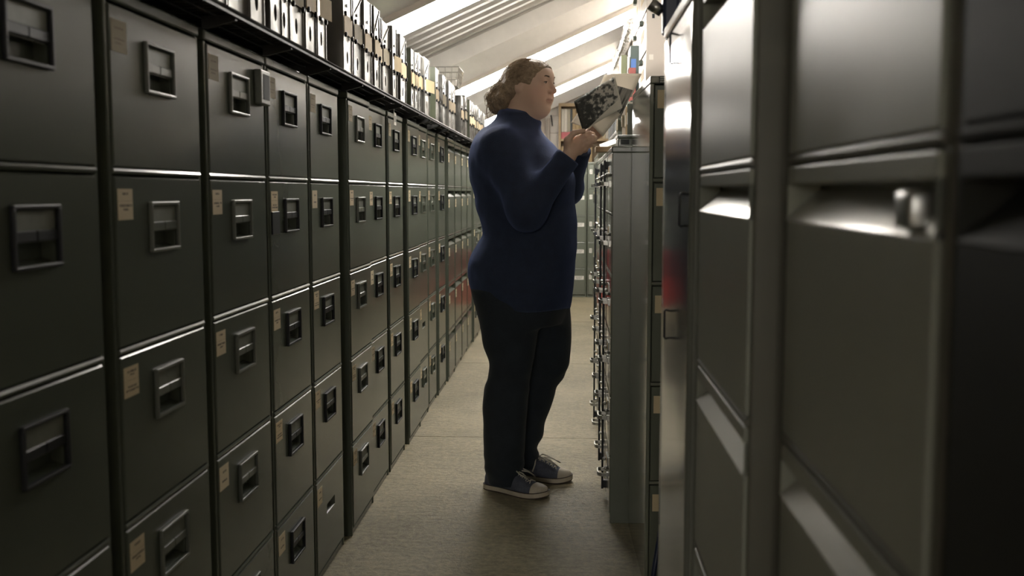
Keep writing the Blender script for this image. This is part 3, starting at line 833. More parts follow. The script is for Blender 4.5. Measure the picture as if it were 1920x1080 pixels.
# loose paper piles
def sheet(name, label, c, u, v, bend, mat, cat, group=None, nx=8, ny=6):
    """sheet of paper: corner c, edge vectors u, v; bend bows it along its normal"""
    c, u, v = Vector(c), Vector(u), Vector(v); n = u.cross(v).normalized()
    bm = bmesh.new(); G = []
    for i in range(nx + 1):
        row = []
        for j in range(ny + 1):
            a, b = i / nx, j / ny
            row.append(bm.verts.new(u * a + v * b + n * (bend * math.sin(math.pi * a) * (0.4 + .6 * b))))
        G.append(row)
    for i in range(nx):
        for j in range(ny): bm.faces.new((G[i][j], G[i + 1][j], G[i + 1][j + 1], G[i][j + 1]))
    ex = bmesh.ops.extrude_face_region(bm, geom=bm.faces[:])
    bmesh.ops.translate(bm, verts=[q for q in ex['geom'] if isinstance(q, bmesh.types.BMVert)], vec=-n * .0006)
    s = MB(); s.bm.free(); s.bm = bm
    o = s.build(name, mat, None, True, c)
    return tag(o, label, cat, group)
def paper_pile(label, x, y, z, n, seed, sx=.14, sy=.10):
    t = thing('paper_pile', label, 'papers', (x, y, z)); r = random.Random(seed)
    for k in range(n):
        bmx = MB(); a = r.uniform(-.5, .5); d = .012
        bmx.box(-sx * r.uniform(.6, 1), sx * r.uniform(.6, 1), -sy, sy, 0, d, .002, 1)
        o = bmx.build('bundle', [PAPER, SLOTCARD, PAPER, CARD][k % 4], t, loc=(r.uniform(-.02, .02), 0, k * .0125)); o.rotation_euler = (0, 0, a)
    return t
paper_pile('loose papers heaped at the far end of the set-back right-hand row', .50, 9.4, ZT, 6, 2)
# plastic bags and papers drooping over the last loop-handled cabinets' front edge
for k, (y, x, z, rx, m, L) in enumerate(((5.0, .145, H6 + .002, .5, PAPER, 'white paper sheet drooping over the fourth loop-handled cabinet'),
                                         (4.72, .150, H6 + .002, -.3, PAPER, 'curled white sheet on the edge of the third loop-handled cabinet'))):
    sheet('loose_sheet', L, (x, y, z + .035), (.0, .20, .03 * (1 if k else -1)), (.16, .02, .06), .03, m, 'paper', 'loose sheets on the right-hand cabinets')

# bookcase against the end wall
bc = thing('bookcase', 'pine bookcase packed with folders against the white end wall', 'bookcase', (-.115, 12.95, 0))
BW, BH, BD = .95, 2.285, .30
for x in (0, BW - .03): MB().box(x, x + .03, 0, BD, 0, BH, .003, 1).build('side', WOOD, bc)
MB().box(.03, BW - .03, 0, BD, BH - .04, BH, .002, 1).build('top', WOOD, bc)
MB().box(.03, BW - .03, BD - .01, BD, 0, BH - .04).build('back_panel', WOOD_D, bc)
for z in (.05, .5, .95, 1.40, 1.815): MB().box(.03, BW - .03, .0, BD - .012, z, z + .03, .002, 1).build('shelf', WOOD, bc)
x = .035; k = 0
bcol = [(.62, .58, .50), (.66, .62, .54), (.40, .36, .27), (.06, .07, .07), (.40, .28, .14), (.45, .32, .16), (.36, .25, .12), (.5, .42, .28)]
sh = random.Random(5)
while x < BW - .08:
    w = sh.uniform(.026, .042); h = .335 + sh.uniform(-.02, .03)
    z0 = 1.846
    if k < 5: z0, h = 1.93, .285                     # stand on the red box
    o = MB().box(0, w - .002, .03, .25, 0, h, .003, 1).build('box_folder', principled('spine_%d' % (k % 8), bcol[k % 8], .6), None, loc=(-.115 + x, 12.95, z0))
    tag(o, 'upright folder on the top shelf of the bookcase, %s from its left side' % ORD[k], 'folder', 'folders on the top shelf of the bookcase')
    x += w; k += 1
x2 = .035; k = 0
while x2 < .40:
    w = sh.uniform(.03, .05)
    o = MB().box(0, w - .002, .03, .25, 0, .30 + sh.uniform(0, .05), .003, 1).build('box_folder', principled('spine_%d' % ((k + 4) % 8), bcol[(k + 4) % 8], .6), None, loc=(-.115 + x2, 12.95, 1.431))
    tag(o, 'upright folder on the second shelf of the bookcase, %s from its left side' % ORD[k], 'folder', 'folders on the second shelf of the bookcase')
    x2 += w; k += 1
tag(MB().box(0, .15, .02, .24, 0, .083, .004, 1).build('red_box', principled('pink_red_card', (.5, .09, .10), .5), None, loc=(-.115 + .032, 12.95, 1.8455)), 'flat pinkish red box at the left of the bookcase shelf', 'box')
tag(MB().tube([(0, 0, .14), (.01, -.02, .07), (.02, -.03, 0)], [.006, .009, .006], 8).build('wall_hook', BLACKM, None, True, (-.215, 13.26, 2.02)), 'small black hook on the white end wall beside the bookcase', 'hook')
# grey cardboard lying on the end cabinets
tag(MB().box(-.18, .16, -.15, .15, 0, .035, .004, 1).build('document_tray', principled('grey_green_card', (.36, .40, .37), .6), None, loc=(-.05, 11.75, ZT)), 'flat grey-green document tray on the end-of-aisle cabinets', 'tray')

# ------------------------------------------------------------------ the person: signed distance fields meshed with surface nets
def smin(a, b, k):
    h = np.clip(.5 + .5 * (b - a) / k, 0, 1); return b + (a - b) * h - k * h * (1 - h)
def smax(a, b, k): return -smin(-a, -b, k)
def cone(P, a, b, ra, rb):
    """tapered capsule"""
    a, b = np.array(a, np.float32), np.array(b, np.float32); d = b - a
    t = np.clip(((P - a) @ d) / (d @ d), 0, 1)
    return np.sqrt(((P - a - t[:, None] * d) ** 2).sum(1)) - (ra + (rb - ra) * t)
def chain(P, pts, rs, k=.012):
    d = cone(P, pts[0], pts[1], rs[0], rs[1])
    for i in range(1, len(pts) - 1): d = smin(d, cone(P, pts[i], pts[i + 1], rs[i], rs[i + 1]), k)
    return d
def ell(P, c, r):
    q = (P - np.array(c, np.float32)) / np.array(r, np.float32)
    k0 = np.sqrt((q ** 2).sum(1)) + 1e-9; k1 = np.sqrt(((q / np.array(r, np.float32)) ** 2).sum(1)) + 1e-9
    return k0 * (k0 - 1) / k1
def cint(z, zs, vs):
    """smooth (Catmull-Rom like) interpolation of a table"""
    zs, vs = np.array(zs), np.array(vs); m = np.gradient(vs, zs)
    z = np.clip(z, zs[0], zs[-1]); i = np.clip(np.searchsorted(zs, z) - 1, 0, len(zs) - 2)
    h = zs[i + 1] - zs[i]; t = (z - zs[i]) / h
    return ((1 + 2 * t) * (1 - t) ** 2 * vs[i] + t * (1 - t) ** 2 * h * m[i] + t * t * (3 - 2 * t) * vs[i + 1] + t * t * (t - 1) * h * m[i + 1]).astype(np.float32)
def loft(P, zs, xb, xf, yc, hw, yaw=0.0, grow=0.0, p=2.2):
    """upright body section: back edge xb, front edge xf, side centre yc, half width hw, as tables over z"""
    z = P[:, 2]
    b, f, c, w = cint(z, zs, xb), cint(z, zs, xf), cint(z, zs, yc), cint(z, zs, hw)
    a = (f - b) / 2 + grow; w = w + grow; cx = (f + b) / 2
    dx, dy = P[:, 0] - cx, P[:, 1] - c
    if yaw:
        cs, sn = math.cos(yaw), math.sin(yaw); dx, dy = dx * cs + dy * sn, -dx * sn + dy * cs
    k = (np.abs(dx / a) ** p + np.abs(dy / w) ** p + 1e-9) ** (1 / p)
    d = (k - 1) * np.minimum(a, w)
    zc = np.maximum(zs[0] - grow - z, z - zs[-1] - grow)
    return np.maximum(d, zc)

def surface_nets(f, lo, hi, h):
    lo, hi = np.array(lo, np.float32), np.array(hi, np.float32)
    B = 4; n = (np.ceil((hi - lo) / h / B).astype(int)) * B
    nb = n // B
    ci = np.stack(np.meshgrid(*[np.arange(k) for k in nb], indexing='ij'), -1).reshape(-1, 3)
    dc = f((lo + (ci * B + B / 2 - .5) * h).astype(np.float32))
    D = np.repeat(np.repeat(np.repeat(np.where(dc > 0, 1., -1.).astype(np.float32).reshape(nb), B, 0), B, 1), B, 2)
    act = ci[np.abs(dc) < h * B * 1.5]
    off = np.stack(np.meshgrid(*[np.arange(B)] * 3, indexing='ij'), -1).reshape(-1, 3)
    idx = (act[:, None, :] * B + off[None]).reshape(-1, 3)
    vals = np.empty(len(idx), np.float32)
    for s in range(0, len(idx), 400000):
        q = idx[s:s + 400000]; vals[s:s + 400000] = f((lo + q * h).astype(np.float32))
    D[idx[:, 0], idx[:, 1], idx[:, 2]] = vals
    S = D < 0
    c = sum(S[i:n[0] - 1 + i, j:n[1] - 1 + j, k:n[2] - 1 + k].astype(np.int8) for i in (0, 1) for j in (0, 1) for k in (0, 1))
    cells = np.argwhere((c > 0) & (c < 8))
    num = np.zeros((len(cells), 3)); cnt = np.zeros(len(cells))
    cor = [(i, j, k) for i in (0, 1) for j in (0, 1) for k in (0, 1)]
    dv = {o: D[cells[:, 0] + o[0], cells[:, 1] + o[1], cells[:, 2] + o[2]] for o in cor}
    for a in cor:
        for ax in range(3):
            if a[ax]: continue
            b = list(a); b[ax] = 1; b = tuple(b)
            da, db = dv[a], dv[b]; m = (da < 0) != (db < 0)
            t = np.where(m, da / np.where(m, da - db, 1), 0)
            p = np.array(a, float)[None] + t[:, None] * (np.array(b) - np.array(a))[None]
            num[m] += p[m]; cnt[m] += 1
    V = lo + (cells + num / cnt[:, None]) * h
    vid = -np.ones(tuple(n - 1), np.int64); vid[cells[:, 0], cells[:, 1], cells[:, 2]] = np.arange(len(cells))
    Q = []
    for ax in range(3):
        u, v = (ax + 1) % 3, (ax + 2) % 3
        sl0 = [slice(None)] * 3; sl1 = [slice(None)] * 3; sl0[ax] = slice(0, -1); sl1[ax] = slice(1, None)
        A, Bq = S[tuple(sl0)], S[tuple(sl1)]
        e = np.argwhere(A != Bq)
        e = e[(e[:, u] > 0) & (e[:, v] > 0) & (e[:, u] < n[u] - 1) & (e[:, v] < n[v] - 1)]
        fl = A[e[:, 0], e[:, 1], e[:, 2]]
        def g(du, dv_):
            q = e.copy(); q[:, u] -= du; q[:, v] -= dv_; return vid[q[:, 0], q[:, 1], q[:, 2]]
        q = np.stack([g(1, 1), g(0, 1), g(0, 0), g(1, 0)], 1)
        q[~fl] = q[~fl][:, ::-1]; Q.append(q)
    Q = np.concatenate(Q); Q = Q[(Q >= 0).all(1)]
    return V, Q
def nets_object(name, f, lo, hi, h, mat, parent=None, origin=(0, 0, 0), smooth=2, tint=None):
    V, Q = surface_nets(f, lo, hi, h)
    for _ in range(smooth):
        E = np.concatenate([Q[:, [0, 1]], Q[:, [1, 2]], Q[:, [2, 3]], Q[:, [3, 0]]]); A = np.zeros_like(V); n = np.zeros(len(V))
        np.add.at(A, E[:, 0], V[E[:, 1]]); np.add.at(n, E[:, 0], 1); np.add.at(A, E[:, 1], V[E[:, 0]]); np.add.at(n, E[:, 1], 1)
        V = V * .5 + .5 * A / np.maximum(n, 1)[:, None]
    me = bpy.data.meshes.new(name); me.vertices.add(len(V)); me.vertices.foreach_set('co', (V - np.array(origin)).astype(np.float32).ravel())
    me.loops.add(Q.size); me.loops.foreach_set('vertex_index', Q.astype(np.int32).ravel())
    me.polygons.add(len(Q)); me.polygons.foreach_set('loop_start', np.arange(0, Q.size, 4, dtype=np.int32)); me.polygons.foreach_set('loop_total', np.full(len(Q), 4, np.int32))
    me.polygons.foreach_set('use_smooth', np.ones(len(Q), bool))
    me.materials.append(mat); me.update(); me.validate()
    if tint is not None:
        at = me.color_attributes.new('tint', 'FLOAT_COLOR', 'POINT'); c = tint(V)
        at.data.foreach_set('color', np.concatenate([c, np.ones((len(V), 1))], 1).astype(np.float32).ravel())
    return link(name, me, parent)

def rnoise(seed, n, wl0, wl1, stretch=(1, 1, 1)):
    r = np.random.RandomState(seed)
    K = r.normal(size=(n, 3)); K /= np.linalg.norm(K, axis=1)[:, None]; K = K * np.array(stretch) * (2 * np.pi / r.uniform(wl0, wl1, n))[:, None]
    ph = r.uniform(0, 6.28, n); K = K.astype(np.float32)
    return lambda P: sum(np.sin(P @ K[i] + ph[i]) for i in range(n)) / n

# --- head frame: forward turned 27 degrees toward the viewer
HC = np.array([-.147, 4.03, 1.600], np.float32); HY = R_(27)
Hf = np.array([math.cos(HY), -math.sin(HY), 0.0]); Hs = np.array([-math.sin(HY), -math.cos(HY), 0.0]); Hu = np.array([0, 0, 1.0])
pt = R_(3); Hf, Hu = Hf * math.cos(pt) - Hu * math.sin(pt), Hu * math.cos(pt) + Hf * math.sin(pt)
HM = np.stack([Hf, Hs, Hu], 1).astype(np.float32)
def hl(P): return (P - HC) @ HM
def hw_(p): return HC + HM @ np.array(p, np.float32)

def head_sdf(P):
    q = hl(P); qs = q.copy(); qs[:, 1] = np.abs(qs[:, 1])
    d = ell(q, (-.012, 0, .008), (.094, .073, .076))
    d = smin(d, ell(q, (.028, 0, -.030), (.062, .060, .080)), .03)
    d = smin(d, ell(q, (.034, 0, .030), (.056, .060, .046)), .03)
    d = smin(d, ell(q, (.032, 0, -.078), (.050, .052, .036)), .03)          # jaw
    d = smin(d, ell(qs, (.040, .034, -.046), (.044, .030, .040)), .025)      # full cheek
    d = smin(d, ell(q, (.070, 0, -.098), (.020, .022, .016)), .02)           # chin
    d = smin(d, ell(q, (.020, 0, -.112), (.052, .046, .028)), .03)           # soft under-chin
    d = smin(d, cone(qs, (.082, .012, .022), (.070, .044, .018), .010, .008), .014)   # brow
    d = smax(d, -ell(qs, (.098, .031, .004), (.017, .020, .012)), .012)      # eye socket
    d = smin(d, ell(qs, (.0745, .031, .003), (.0125, .0165, .0125)), .006)   # eyelids
    d = smin(d, cone(q, (.088, 0, .006), (.108, 0, -.028), .0072, .0112), .010)      # nose
    d = smin(d, ell(qs, (.098, .012, -.032), (.0112, .0088, .0085)), .006)
    d = smax(d, -ell(qs, (.104, .0068, -.0415), (.005, .0035, .004)), .004)
    d = smin(d, ell(q, (.0855, 0, -.0605), (.0115, .022, .0075)), .008)      # upper lip
    d = smin(d, ell(q, (.083, 0, -.0705), (.0110, .019, .0072)), .007)       # lower lip
    d = smax(d, -cone(qs, (.0975, 0, -.0660), (.086, .023, -.0635), .0026, .0020), .004)
    d = smax(d, -ell(q, (.094, 0, -.083), (.008, .02, .006)), .01)
    e = ell(qs, (-.012, .071, -.008), (.019, .010, .031))                    # ear
    e = smax(e, -ell(qs, (-.007, .081, -.006), (.011, .006, .020)), .005)
    return smin(d, e, .008)
NECK = [(-.205, 4.05, 1.36), (-.186, 4.045, 1.45), (-.172, 4.037, 1.55)]

# --- clothes tables
TZ = [.700, .75, .80, .877, .905, .94, .982, 1.014, 1.036, 1.066, 1.128, 1.20, 1.263, 1.335, 1.375, 1.403, 1.425, 1.448, 1.475]
TB = [-.352, -.367, -.382, -.390, -.387, -.373, -.350, -.331, -.333, -.340, -.356, -.370, -.372, -.365, -.355, -.343, -.325, -.295, -.262]
TF = [.010, .017, .023, .030, .032, .034, .036, .036, .036, .034, .028, .014, .000, -.035, -.068, -.095, -.115, -.124, -.135]
TY = [4.05] * 19
TW = [.190, .198, .206, .212, .210, .206, .200, .197, .197, .200, .204, .206, .208, .204, .190, .168, .138, .105, .075]
BYAW = -R_(13)
RS, RE, RW = (-.252, 3.880, 1.345), (-.150, 3.795, 1.108), (.004, 3.792, 1.310)
LS, LE, LW = (-.165, 4.215, 1.345), (-.004, 4.235, 1.195), (.052, 4.085, 1.352)

# right leg (near) and left leg (far): back edge, front edge, centre y, half width over z
NZ = [.030, .047, .094, .159, .265, .392, .451, .498, .581, .665, .74, .80]
NB = [-.306, -.311, -.321, -.325, -.327, -.326, -.311, -.302, -.326, -.338, -.352, -.370]
NF = [-.172, -.170, -.166, -.164, -.158, -.148, -.140, -.133, -.120, -.108, -.10, -.09]
NYC = [3.965, 3.965, 3.962, 3.962, 3.965, 3.965, 3.965, 3.962, 3.960, 3.958, 3.960, 3.97]
NW = [.070, .071, .073, .074, .076, .077, .078, .080, .088, .094, .098, .10]
FZ = [.045, .060, .096, .123, .145, .178, .233, .288, .354, .391, .427, .475, .561, .648, .72, .80]
FF = [-.128, -.124, -.111, -.119, -.114, -.096, -.088, -.069, -.047, -.038, -.010, .008, .018, .018, .013, .010]
FB = [-.262, -.260, -.256, -.254, -.250, -.246, -.238, -.228, -.214, -.206, -.196, -.188, -.182, -.18, -.18, -.18]
FYC = [4.145] * 12 + [4.143, 4.140, 4.14, 4.13]
FW = [.068, .069, .071, .071, .071, .072, .073, .075, .077, .078, .080, .083, .090, .097, .10, .10]

def arm(P, a, b, c, rs, k=.05): return smin(cone(P, a, b, rs[0], rs[1]), cone(P, b, c, rs[1], rs[2]), k)

# --- hands
def digit(P, pts, r): return chain(P, pts, r, .006)
RHAND = dict(
    thumb=([(.000, 3.790, 1.338), (.000, 3.772, 1.368), (.022, 3.766, 1.394), (.058, 3.783, 1.403)], [.014, .0125, .0105, .0085]),
    index=([(.030, 3.795, 1.372), (.058, 3.796, 1.387), (.080, 3.812, 1.395), (.094, 3.826, 1.394)], [.0112, .0098, .0088, .0078]),
    middle=([(.040, 3.795, 1.357), (.068, 3.793, 1.373), (.092, 3.806, 1.381), (.103, 3.825, 1.380)], [.0112, .0100, .0090, .0080]),
    ring=([(.046, 3.797, 1.341), (.071, 3.794, 1.358), (.091, 3.803, 1.367), (.101, 3.820, 1.366)], [.0108, .0095, .0086, .0077]),
    little=([(.045, 3.802, 1.326), (.065, 3.799, 1.340), (.081, 3.806, 1.351), (.090, 3.819, 1.353)], [.0095, .0083, .0076, .0068]))
LHAND = dict(
    thumb=([(.068, 4.06, 1.385), (.072, 4.035, 1.405), (.090, 4.000, 1.425), (.105, 3.975, 1.438)], [.014, .0125, .0105, .0085]),
    index=([(.092, 4.035, 1.425), (.112, 4.015, 1.445), (.128, 3.992, 1.452), (.132, 3.975, 1.452)], [.0112, .0098, .0088, .0078]),
    middle=([(.100, 4.045, 1.412), (.124, 4.022, 1.430), (.140, 3.995, 1.437), (.142, 3.978, 1.437)], [.0112, .0100, .0090, .0080]),
    ring=([(.102, 4.055, 1.398), (.126, 4.030, 1.414), (.142, 4.003, 1.421), (.143, 3.986, 1.421)], [.0108, .0095, .0086, .0077]),
    little=([(.100, 4.063, 1.383), (.120, 4.042, 1.397), (.134, 4.018, 1.404), (.136, 4.002, 1.405)], [.0095, .0083, .0076, .0068]))
def hand(P, H, wrist, palm):
    d = cone(P, wrist, palm[0], .027, .024)
    for p, r in palm[1]: d = smin(d, ell(P, p, r), .014)
    f = None
    for n in ('thumb', 'index', 'middle', 'ring', 'little'):
        g = digit(P, *H[n]); f = g if f is None else smin(f, g, .0012)
        if n != 'thumb': d = smin(d, cone(P, palm[0], H[n][0][0], .017, H[n][1][0] + .001), .008)
        else: d = smin(d, cone(P, wrist, H[n][0][1], .016, .014), .012)
    return smin(d, f, .006)
def body_sdf(P):
    d = smin(head_sdf(P), smin(cone(P, NECK[0], NECK[1], .075, .060), cone(P, NECK[1], NECK[2], .060, .056), .03), .025)
    d = smin(d, loft(P, TZ, TB, TF, TY, TW, BYAW, -.022), .03)
    d = smin(d, arm(P, RS, RE, RW, (.055, .042, .026)), .02); d = smin(d, arm(P, LS, LE, LW, (.055, .042, .026)), .02)
    d = smin(d, hand(P, RHAND, (.006, 3.793, 1.314), ((.026, 3.800, 1.350), [((.024, 3.797, 1.347), (.026, .017, .030))])), .008)
    d = smin(d, hand(P, LHAND, (.055, 4.08, 1.357), ((.082, 4.055, 1.398), [((.084, 4.056, 1.398), (.022, .020, .028))])), .008)
    l1 = loft(P, NZ, NB, NF, NYC, NW, 0, -.016); l2 = loft(P, FZ, FB, FF, FYC, FW, 0, -.016)
    return smin(d, smin(l1, l2, .02), .03)
wr1 = rnoise(11, 7, .10, .20, (1, 1, 1.5)); wr2 = rnoise(12, 7, .045, .08)
def collar(P):
    c = np.array((-.192, 4.045, 1.452), np.float32); q = P - c
    tl = R_(16); x = q[:, 0] * math.cos(tl) - q[:, 2] * math.sin(tl); z = q[:, 0] * math.sin(tl) + q[:, 2] * math.cos(tl)
    r = np.sqrt((x / 1.10) ** 2 + q[:, 1] ** 2) - .071
    zz = np.maximum(np.abs(z - .004) - .017, 0); return np.sqrt(r ** 2 + zz ** 2) - .0085
def sweater_sdf(P):
    d = loft(P, TZ, TB, TF, TY, TW, BYAW, 0.0)
    # bust and soft belly
    d = smin(d, ell(P, (-.055, 4.00, 1.225), (.080, .165, .085)), .05)
    d = smin(d, ell(P, (-.27, 4.05, 1.30), (.10, .19, .12)), .06)
    d = smin(d, arm(P, RS, RE, RW, (.079, .066, .043)), .045); d = smin(d, arm(P, LS, LE, LW, (.076, .060, .040)), .03)
    d = smin(d, cone(P, (-.012, 3.792, 1.289), RW, .046, .0455), .01); d = smin(d, cone(P, (.046, 4.10, 1.337), LW, .043, .043), .008)
    d = smin(d, cone(P, (-.20, 4.05, 1.38), (-.195, 4.045, 1.44), .095, .076), .05)
    # tuck at the waist behind, folds on sleeves
    m = np.clip((P[:, 2] - .75) / .1, 0, 1)
    d = d + .0048 * wr1(P) * m + .0022 * wr2(P)
    d = smax(d, (.722 + .006 * np.sin(P[:, 1] * 18) - P[:, 2]), .006)
    # cut cuffs square and the neck opening
    for a, b in ((RE, RW), (LE, LW)):
        a, b = np.array(a, np.float32), np.array(b, np.float32); n = (b - a) / np.linalg.norm(b - a)
        nr = np.sqrt(((P - b) ** 2).sum(1)); d = np.where(nr < .075, smax(d, (P - b) @ n, .004), d)
    d = smin(d, collar(P), .008)
    return d
def jeans_sdf(P):
    l1 = loft(P, NZ, NB, NF, NYC, NW); l2 = loft(P, FZ, FB, FF, FYC, FW)
    d = smin(l1, l2, .012)
    d = smin(d, loft(P, [.66, .70, .80, .86], [-.335, -.350, -.374, -.375], [-.02, -.006, .012, .015], [4.05] * 4, [.165, .178, .192, .195], BYAW), .03)
    w = np.clip(1.2 - np.abs(P[:, 2] - .42) / .22, .25, 1)
    fold = np.sin(P[:, 2] * 105 + 3 * np.sin(P[:, 0] * 22) + P[:, 1] * 20) * np.clip(1 - np.abs(P[:, 2] - .10) / .09, 0, 1)
    kn = np.sin(P[:, 2] * 80 + 6 * P[:, 0] + 2.5 * np.sin(P[:, 1] * 30)) * np.clip(1 - np.abs(P[:, 2] - .45) / .09, 0, 1)
    return d + .003 * wr1(P) * w + .0022 * fold + .0022 * kn

def skin_mat():
    m = bpy.data.materials.new('skin'); m.use_nodes = True; nt = m.node_tree; b = nt.nodes['Principled BSDF']
    a = nd(nt, 'ShaderNodeVertexColor', layer_name='tint'); lk(nt, a.outputs[0], b.inputs['Base Color'])
    b.inputs['Roughness'].default_value = .48; b.inputs['Subsurface Weight'].default_value = .04
    b.inputs['Subsurface Radius'].default_value = (.012, .005, .003); b.inputs['Subsurface Scale'].default_value = .5
    n = nd(nt, 'ShaderNodeTexNoise'); n.inputs['Scale'].default_value = 260; bp = nd(nt, 'ShaderNodeBump'); bp.inputs['Strength'].default_value = .12; bp.inputs['Distance'].default_value = .002
    tc = nd(nt, 'ShaderNodeTexCoord'); lk(nt, tc.outputs['Object'], n.inputs['Vector']); lk(nt, n.outputs['Fac'], bp.inputs['Height']); lk(nt, bp.outputs[0], b.inputs['Normal'])
    return m
def skin_tint(V):
    q = hl(V.astype(np.float32)); qs = q.copy(); qs[:, 1] = np.abs(qs[:, 1])
    c = np.tile(np.array([[.70, .48, .36]]), (len(V), 1))
    def mix(mask, col): 
        nonlocal c
        c = c * (1 - mask[:, None]) + np.array(col)[None] * mask[:, None]
    near = np.exp(-((qs - np.array([.060, .045, -.035])) ** 2).sum(1) / (2 * .024 ** 2)); mix(.5 * near, (.64, .32, .25))
    mix(.5 * np.exp(-((q - np.array([.106, 0, -.027])) ** 2).sum(1) / (2 * .012 ** 2)), (.58, .26, .19))
    wl = np.sqrt(np.clip(1 - (q[:, 1] / .026) ** 2, 0, 1))
    lip = (q[:, 0] > .068) * np.clip(1.6 - np.abs(q[:, 2] + .0660) / (.0082 * wl + .001) * 1.0, 0, 1) * (wl > .1)
    mix(.55 * lip, (.46, .21, .16))
    hands = np.clip((V[:, 0] - .0) / .05, 0, 1) * (V[:, 2] < 1.46)
    mix(.3 * hands, (.60, .34, .25))
    return c
PO = np.array([-.18, 4.05, 0.0])
SKIN = skin_mat()
person = nets_object('person', body_sdf, (-.42, 3.72, .02), (.18, 4.32, 1.70), .004, SKIN, None, (0, 0, 0), 1, skin_tint)
tag(person, 'person in a navy jumper and dark jeans standing in profile, looking at photographs', 'person')
KNIT = principled('navy_wool', (0.021, 0.031, 0.064), 0.9, bump=(420, .25, 2), sheen=.4, var=(30, .15))
MATS['navy_wool'].node_tree.nodes['Principled BSDF'].inputs['Sheen Tint'].default_value = (.25, .35, .8, 1)
DENIM = principled('dark_denim', (0.015, 0.022, 0.031), 0.85, bump=(320, .2, 2), var=(12, .25), sheen=.1)
nets_object('sweater', sweater_sdf, (-.43, 3.69, .68), (.14, 4.36, 1.53), .006, KNIT, person, (0, 0, 0), 2)
nets_object('jeans', jeans_sdf, (-.42, 3.83, .02), (.06, 4.28, .88), .006, DENIM, person, (0, 0, 0), 2)
# ribbed hem and seams on the jumper
def seam(parent, name, pts, r, mat): return MB().tube(pts, r, 6).build(name, mat, parent, True)

# --- eyes and brows
EYEW = principled('eye_white', (.55, .52, .48), .25); IRIS = principled('iris', (.035, .03, .02), .2); HAIRM = principled('brown_hair', (.30, .215, .14), .62, var=(60, .35), bump=(90, .5, 2, (1, 1, 1)))
HAIRD = principled('dark_brow_hair', (.12, .075, .048), .7)
def ellipsoid_obj(name, c, r, mat, axes=HM):
    bm = bmesh.new(); bmesh.ops.create_uvsphere(bm, u_segments=16, v_segments=10, radius=1)
    C_ = hw_(c)
    for v in bm.verts:
        w = axes @ (np.array(v.co) * np.array(r)); v.co = Vector((C_ + w).tolist())
    s = MB(); s.bm.free(); s.bm = bm; return s.build(name, mat, person, True)
for sd in (1, -1):
    ellipsoid_obj('eyeball', (.0802, sd * .031, .0010), (.0080, .0112, .0036), EYEW)
    ellipsoid_obj('iris', (.0846, sd * .0305, .0008), (.0042, .0052, .0036), IRIS)
    MB().tube([hw_((.080, sd * .019, .0030)), hw_((.0880, sd * .0265, .0048)), hw_((.0885, sd * .033, .0048)), hw_((.0842, sd * .040, .0026)), hw_((.078, sd * .046, -.001))], [.0008, .0017, .0018, .0015, .0007], 6).build('eyelashes', HAIRD, person, True)
    MB().tube([hw_((.0915, sd * .013, .0195)), hw_((.0925, sd * .022, .0240)), hw_((.0870, sd * .035, .0262)), hw_((.0755, sd * .049, .0200))], [.0022, .0034, .0030, .0010], 6).build('eyebrow', HAIRD, person, True)

# --- hair
hn = rnoise(21, 8, .012, .03); hn2 = rnoise(22, 6, .03, .07)
def hair_sdf(P):
    q = hl(P); qs = q.copy(); qs[:, 1] = np.abs(qs[:, 1])
    d = ell(q, (-.014, 0, .011), (.104, .083, .083))
    d = smin(d, ell(q, (-.058, 0, -.016), (.058, .076, .064)), .02)
    d = smin(d, ell(q, (.026, 0, .030), (.066, .069, .060)), .012)
    face = ell(qs, (.110, 0, -.046), (.086, .125, .107))
    d = smax(d, -face, .006)
    d = smax(d, -ell(qs, (.012, .088, -.040), (.036, .032, .040)), .008)      # ear and cheek show
    d = smin(d, chain(q, [(-.085, .015, -.022), (-.118, .012, -.040), (-.140, .006, -.066), (-.142, .004, -.096)], [.050, .044, .042, .028], .02), .02)
    d = smin(d, chain(q, [(-.060, .052, -.034), (-.098, .040, -.074), (-.110, .028, -.104)], [.030, .032, .022], .02), .02)
    return d + .0085 * hn2(P) * np.clip((-.04 - q[:, 0]) / .05, .1, 1) + .0020 * hn(P)
hair = nets_object('hair', hair_sdf, (-.36, 3.88, 1.45), (-.03, 4.20, 1.73), .0045, HAIRM, person, (0, 0, 0), 1)
hr = random.Random(4)
sb = MB()
def slerp(a, b, t):
    a, b = a / np.linalg.norm(a), b / np.linalg.norm(b); o = math.acos(max(-1, min(1, float(a @ b))))
    return (math.sin((1 - t) * o) * a + math.sin(t * o) * b) / math.sin(o)
for k in range(330):
    an = hr.uniform(-1.45, 1.45)
    s0 = np.array((.72 - .34 * abs(an) / 1.45 + hr.uniform(-.45, .0), math.sin(an), .75 * math.cos(an) + .10)); e0 = np.array((-.9, .25 * math.sin(an) + hr.uniform(-.15, .15), -.35 + hr.uniform(-.25, .2)))
    rad = hr.uniform(.993, 1.018); ph = hr.uniform(0, 6)
    pts = []
    for i in range(11):
        d = slerp(s0, e0, i / 10); r_ = rad + .008 * math.sin(i * 1.1 + ph)
        pts.append(hw_((-.014 + d[0] * .104 * r_, d[1] * .083 * r_, .011 + d[2] * .083 * r_)))
    sb.tube(pts, [.0006] + [.0013] * 9 + [.0006], 3)
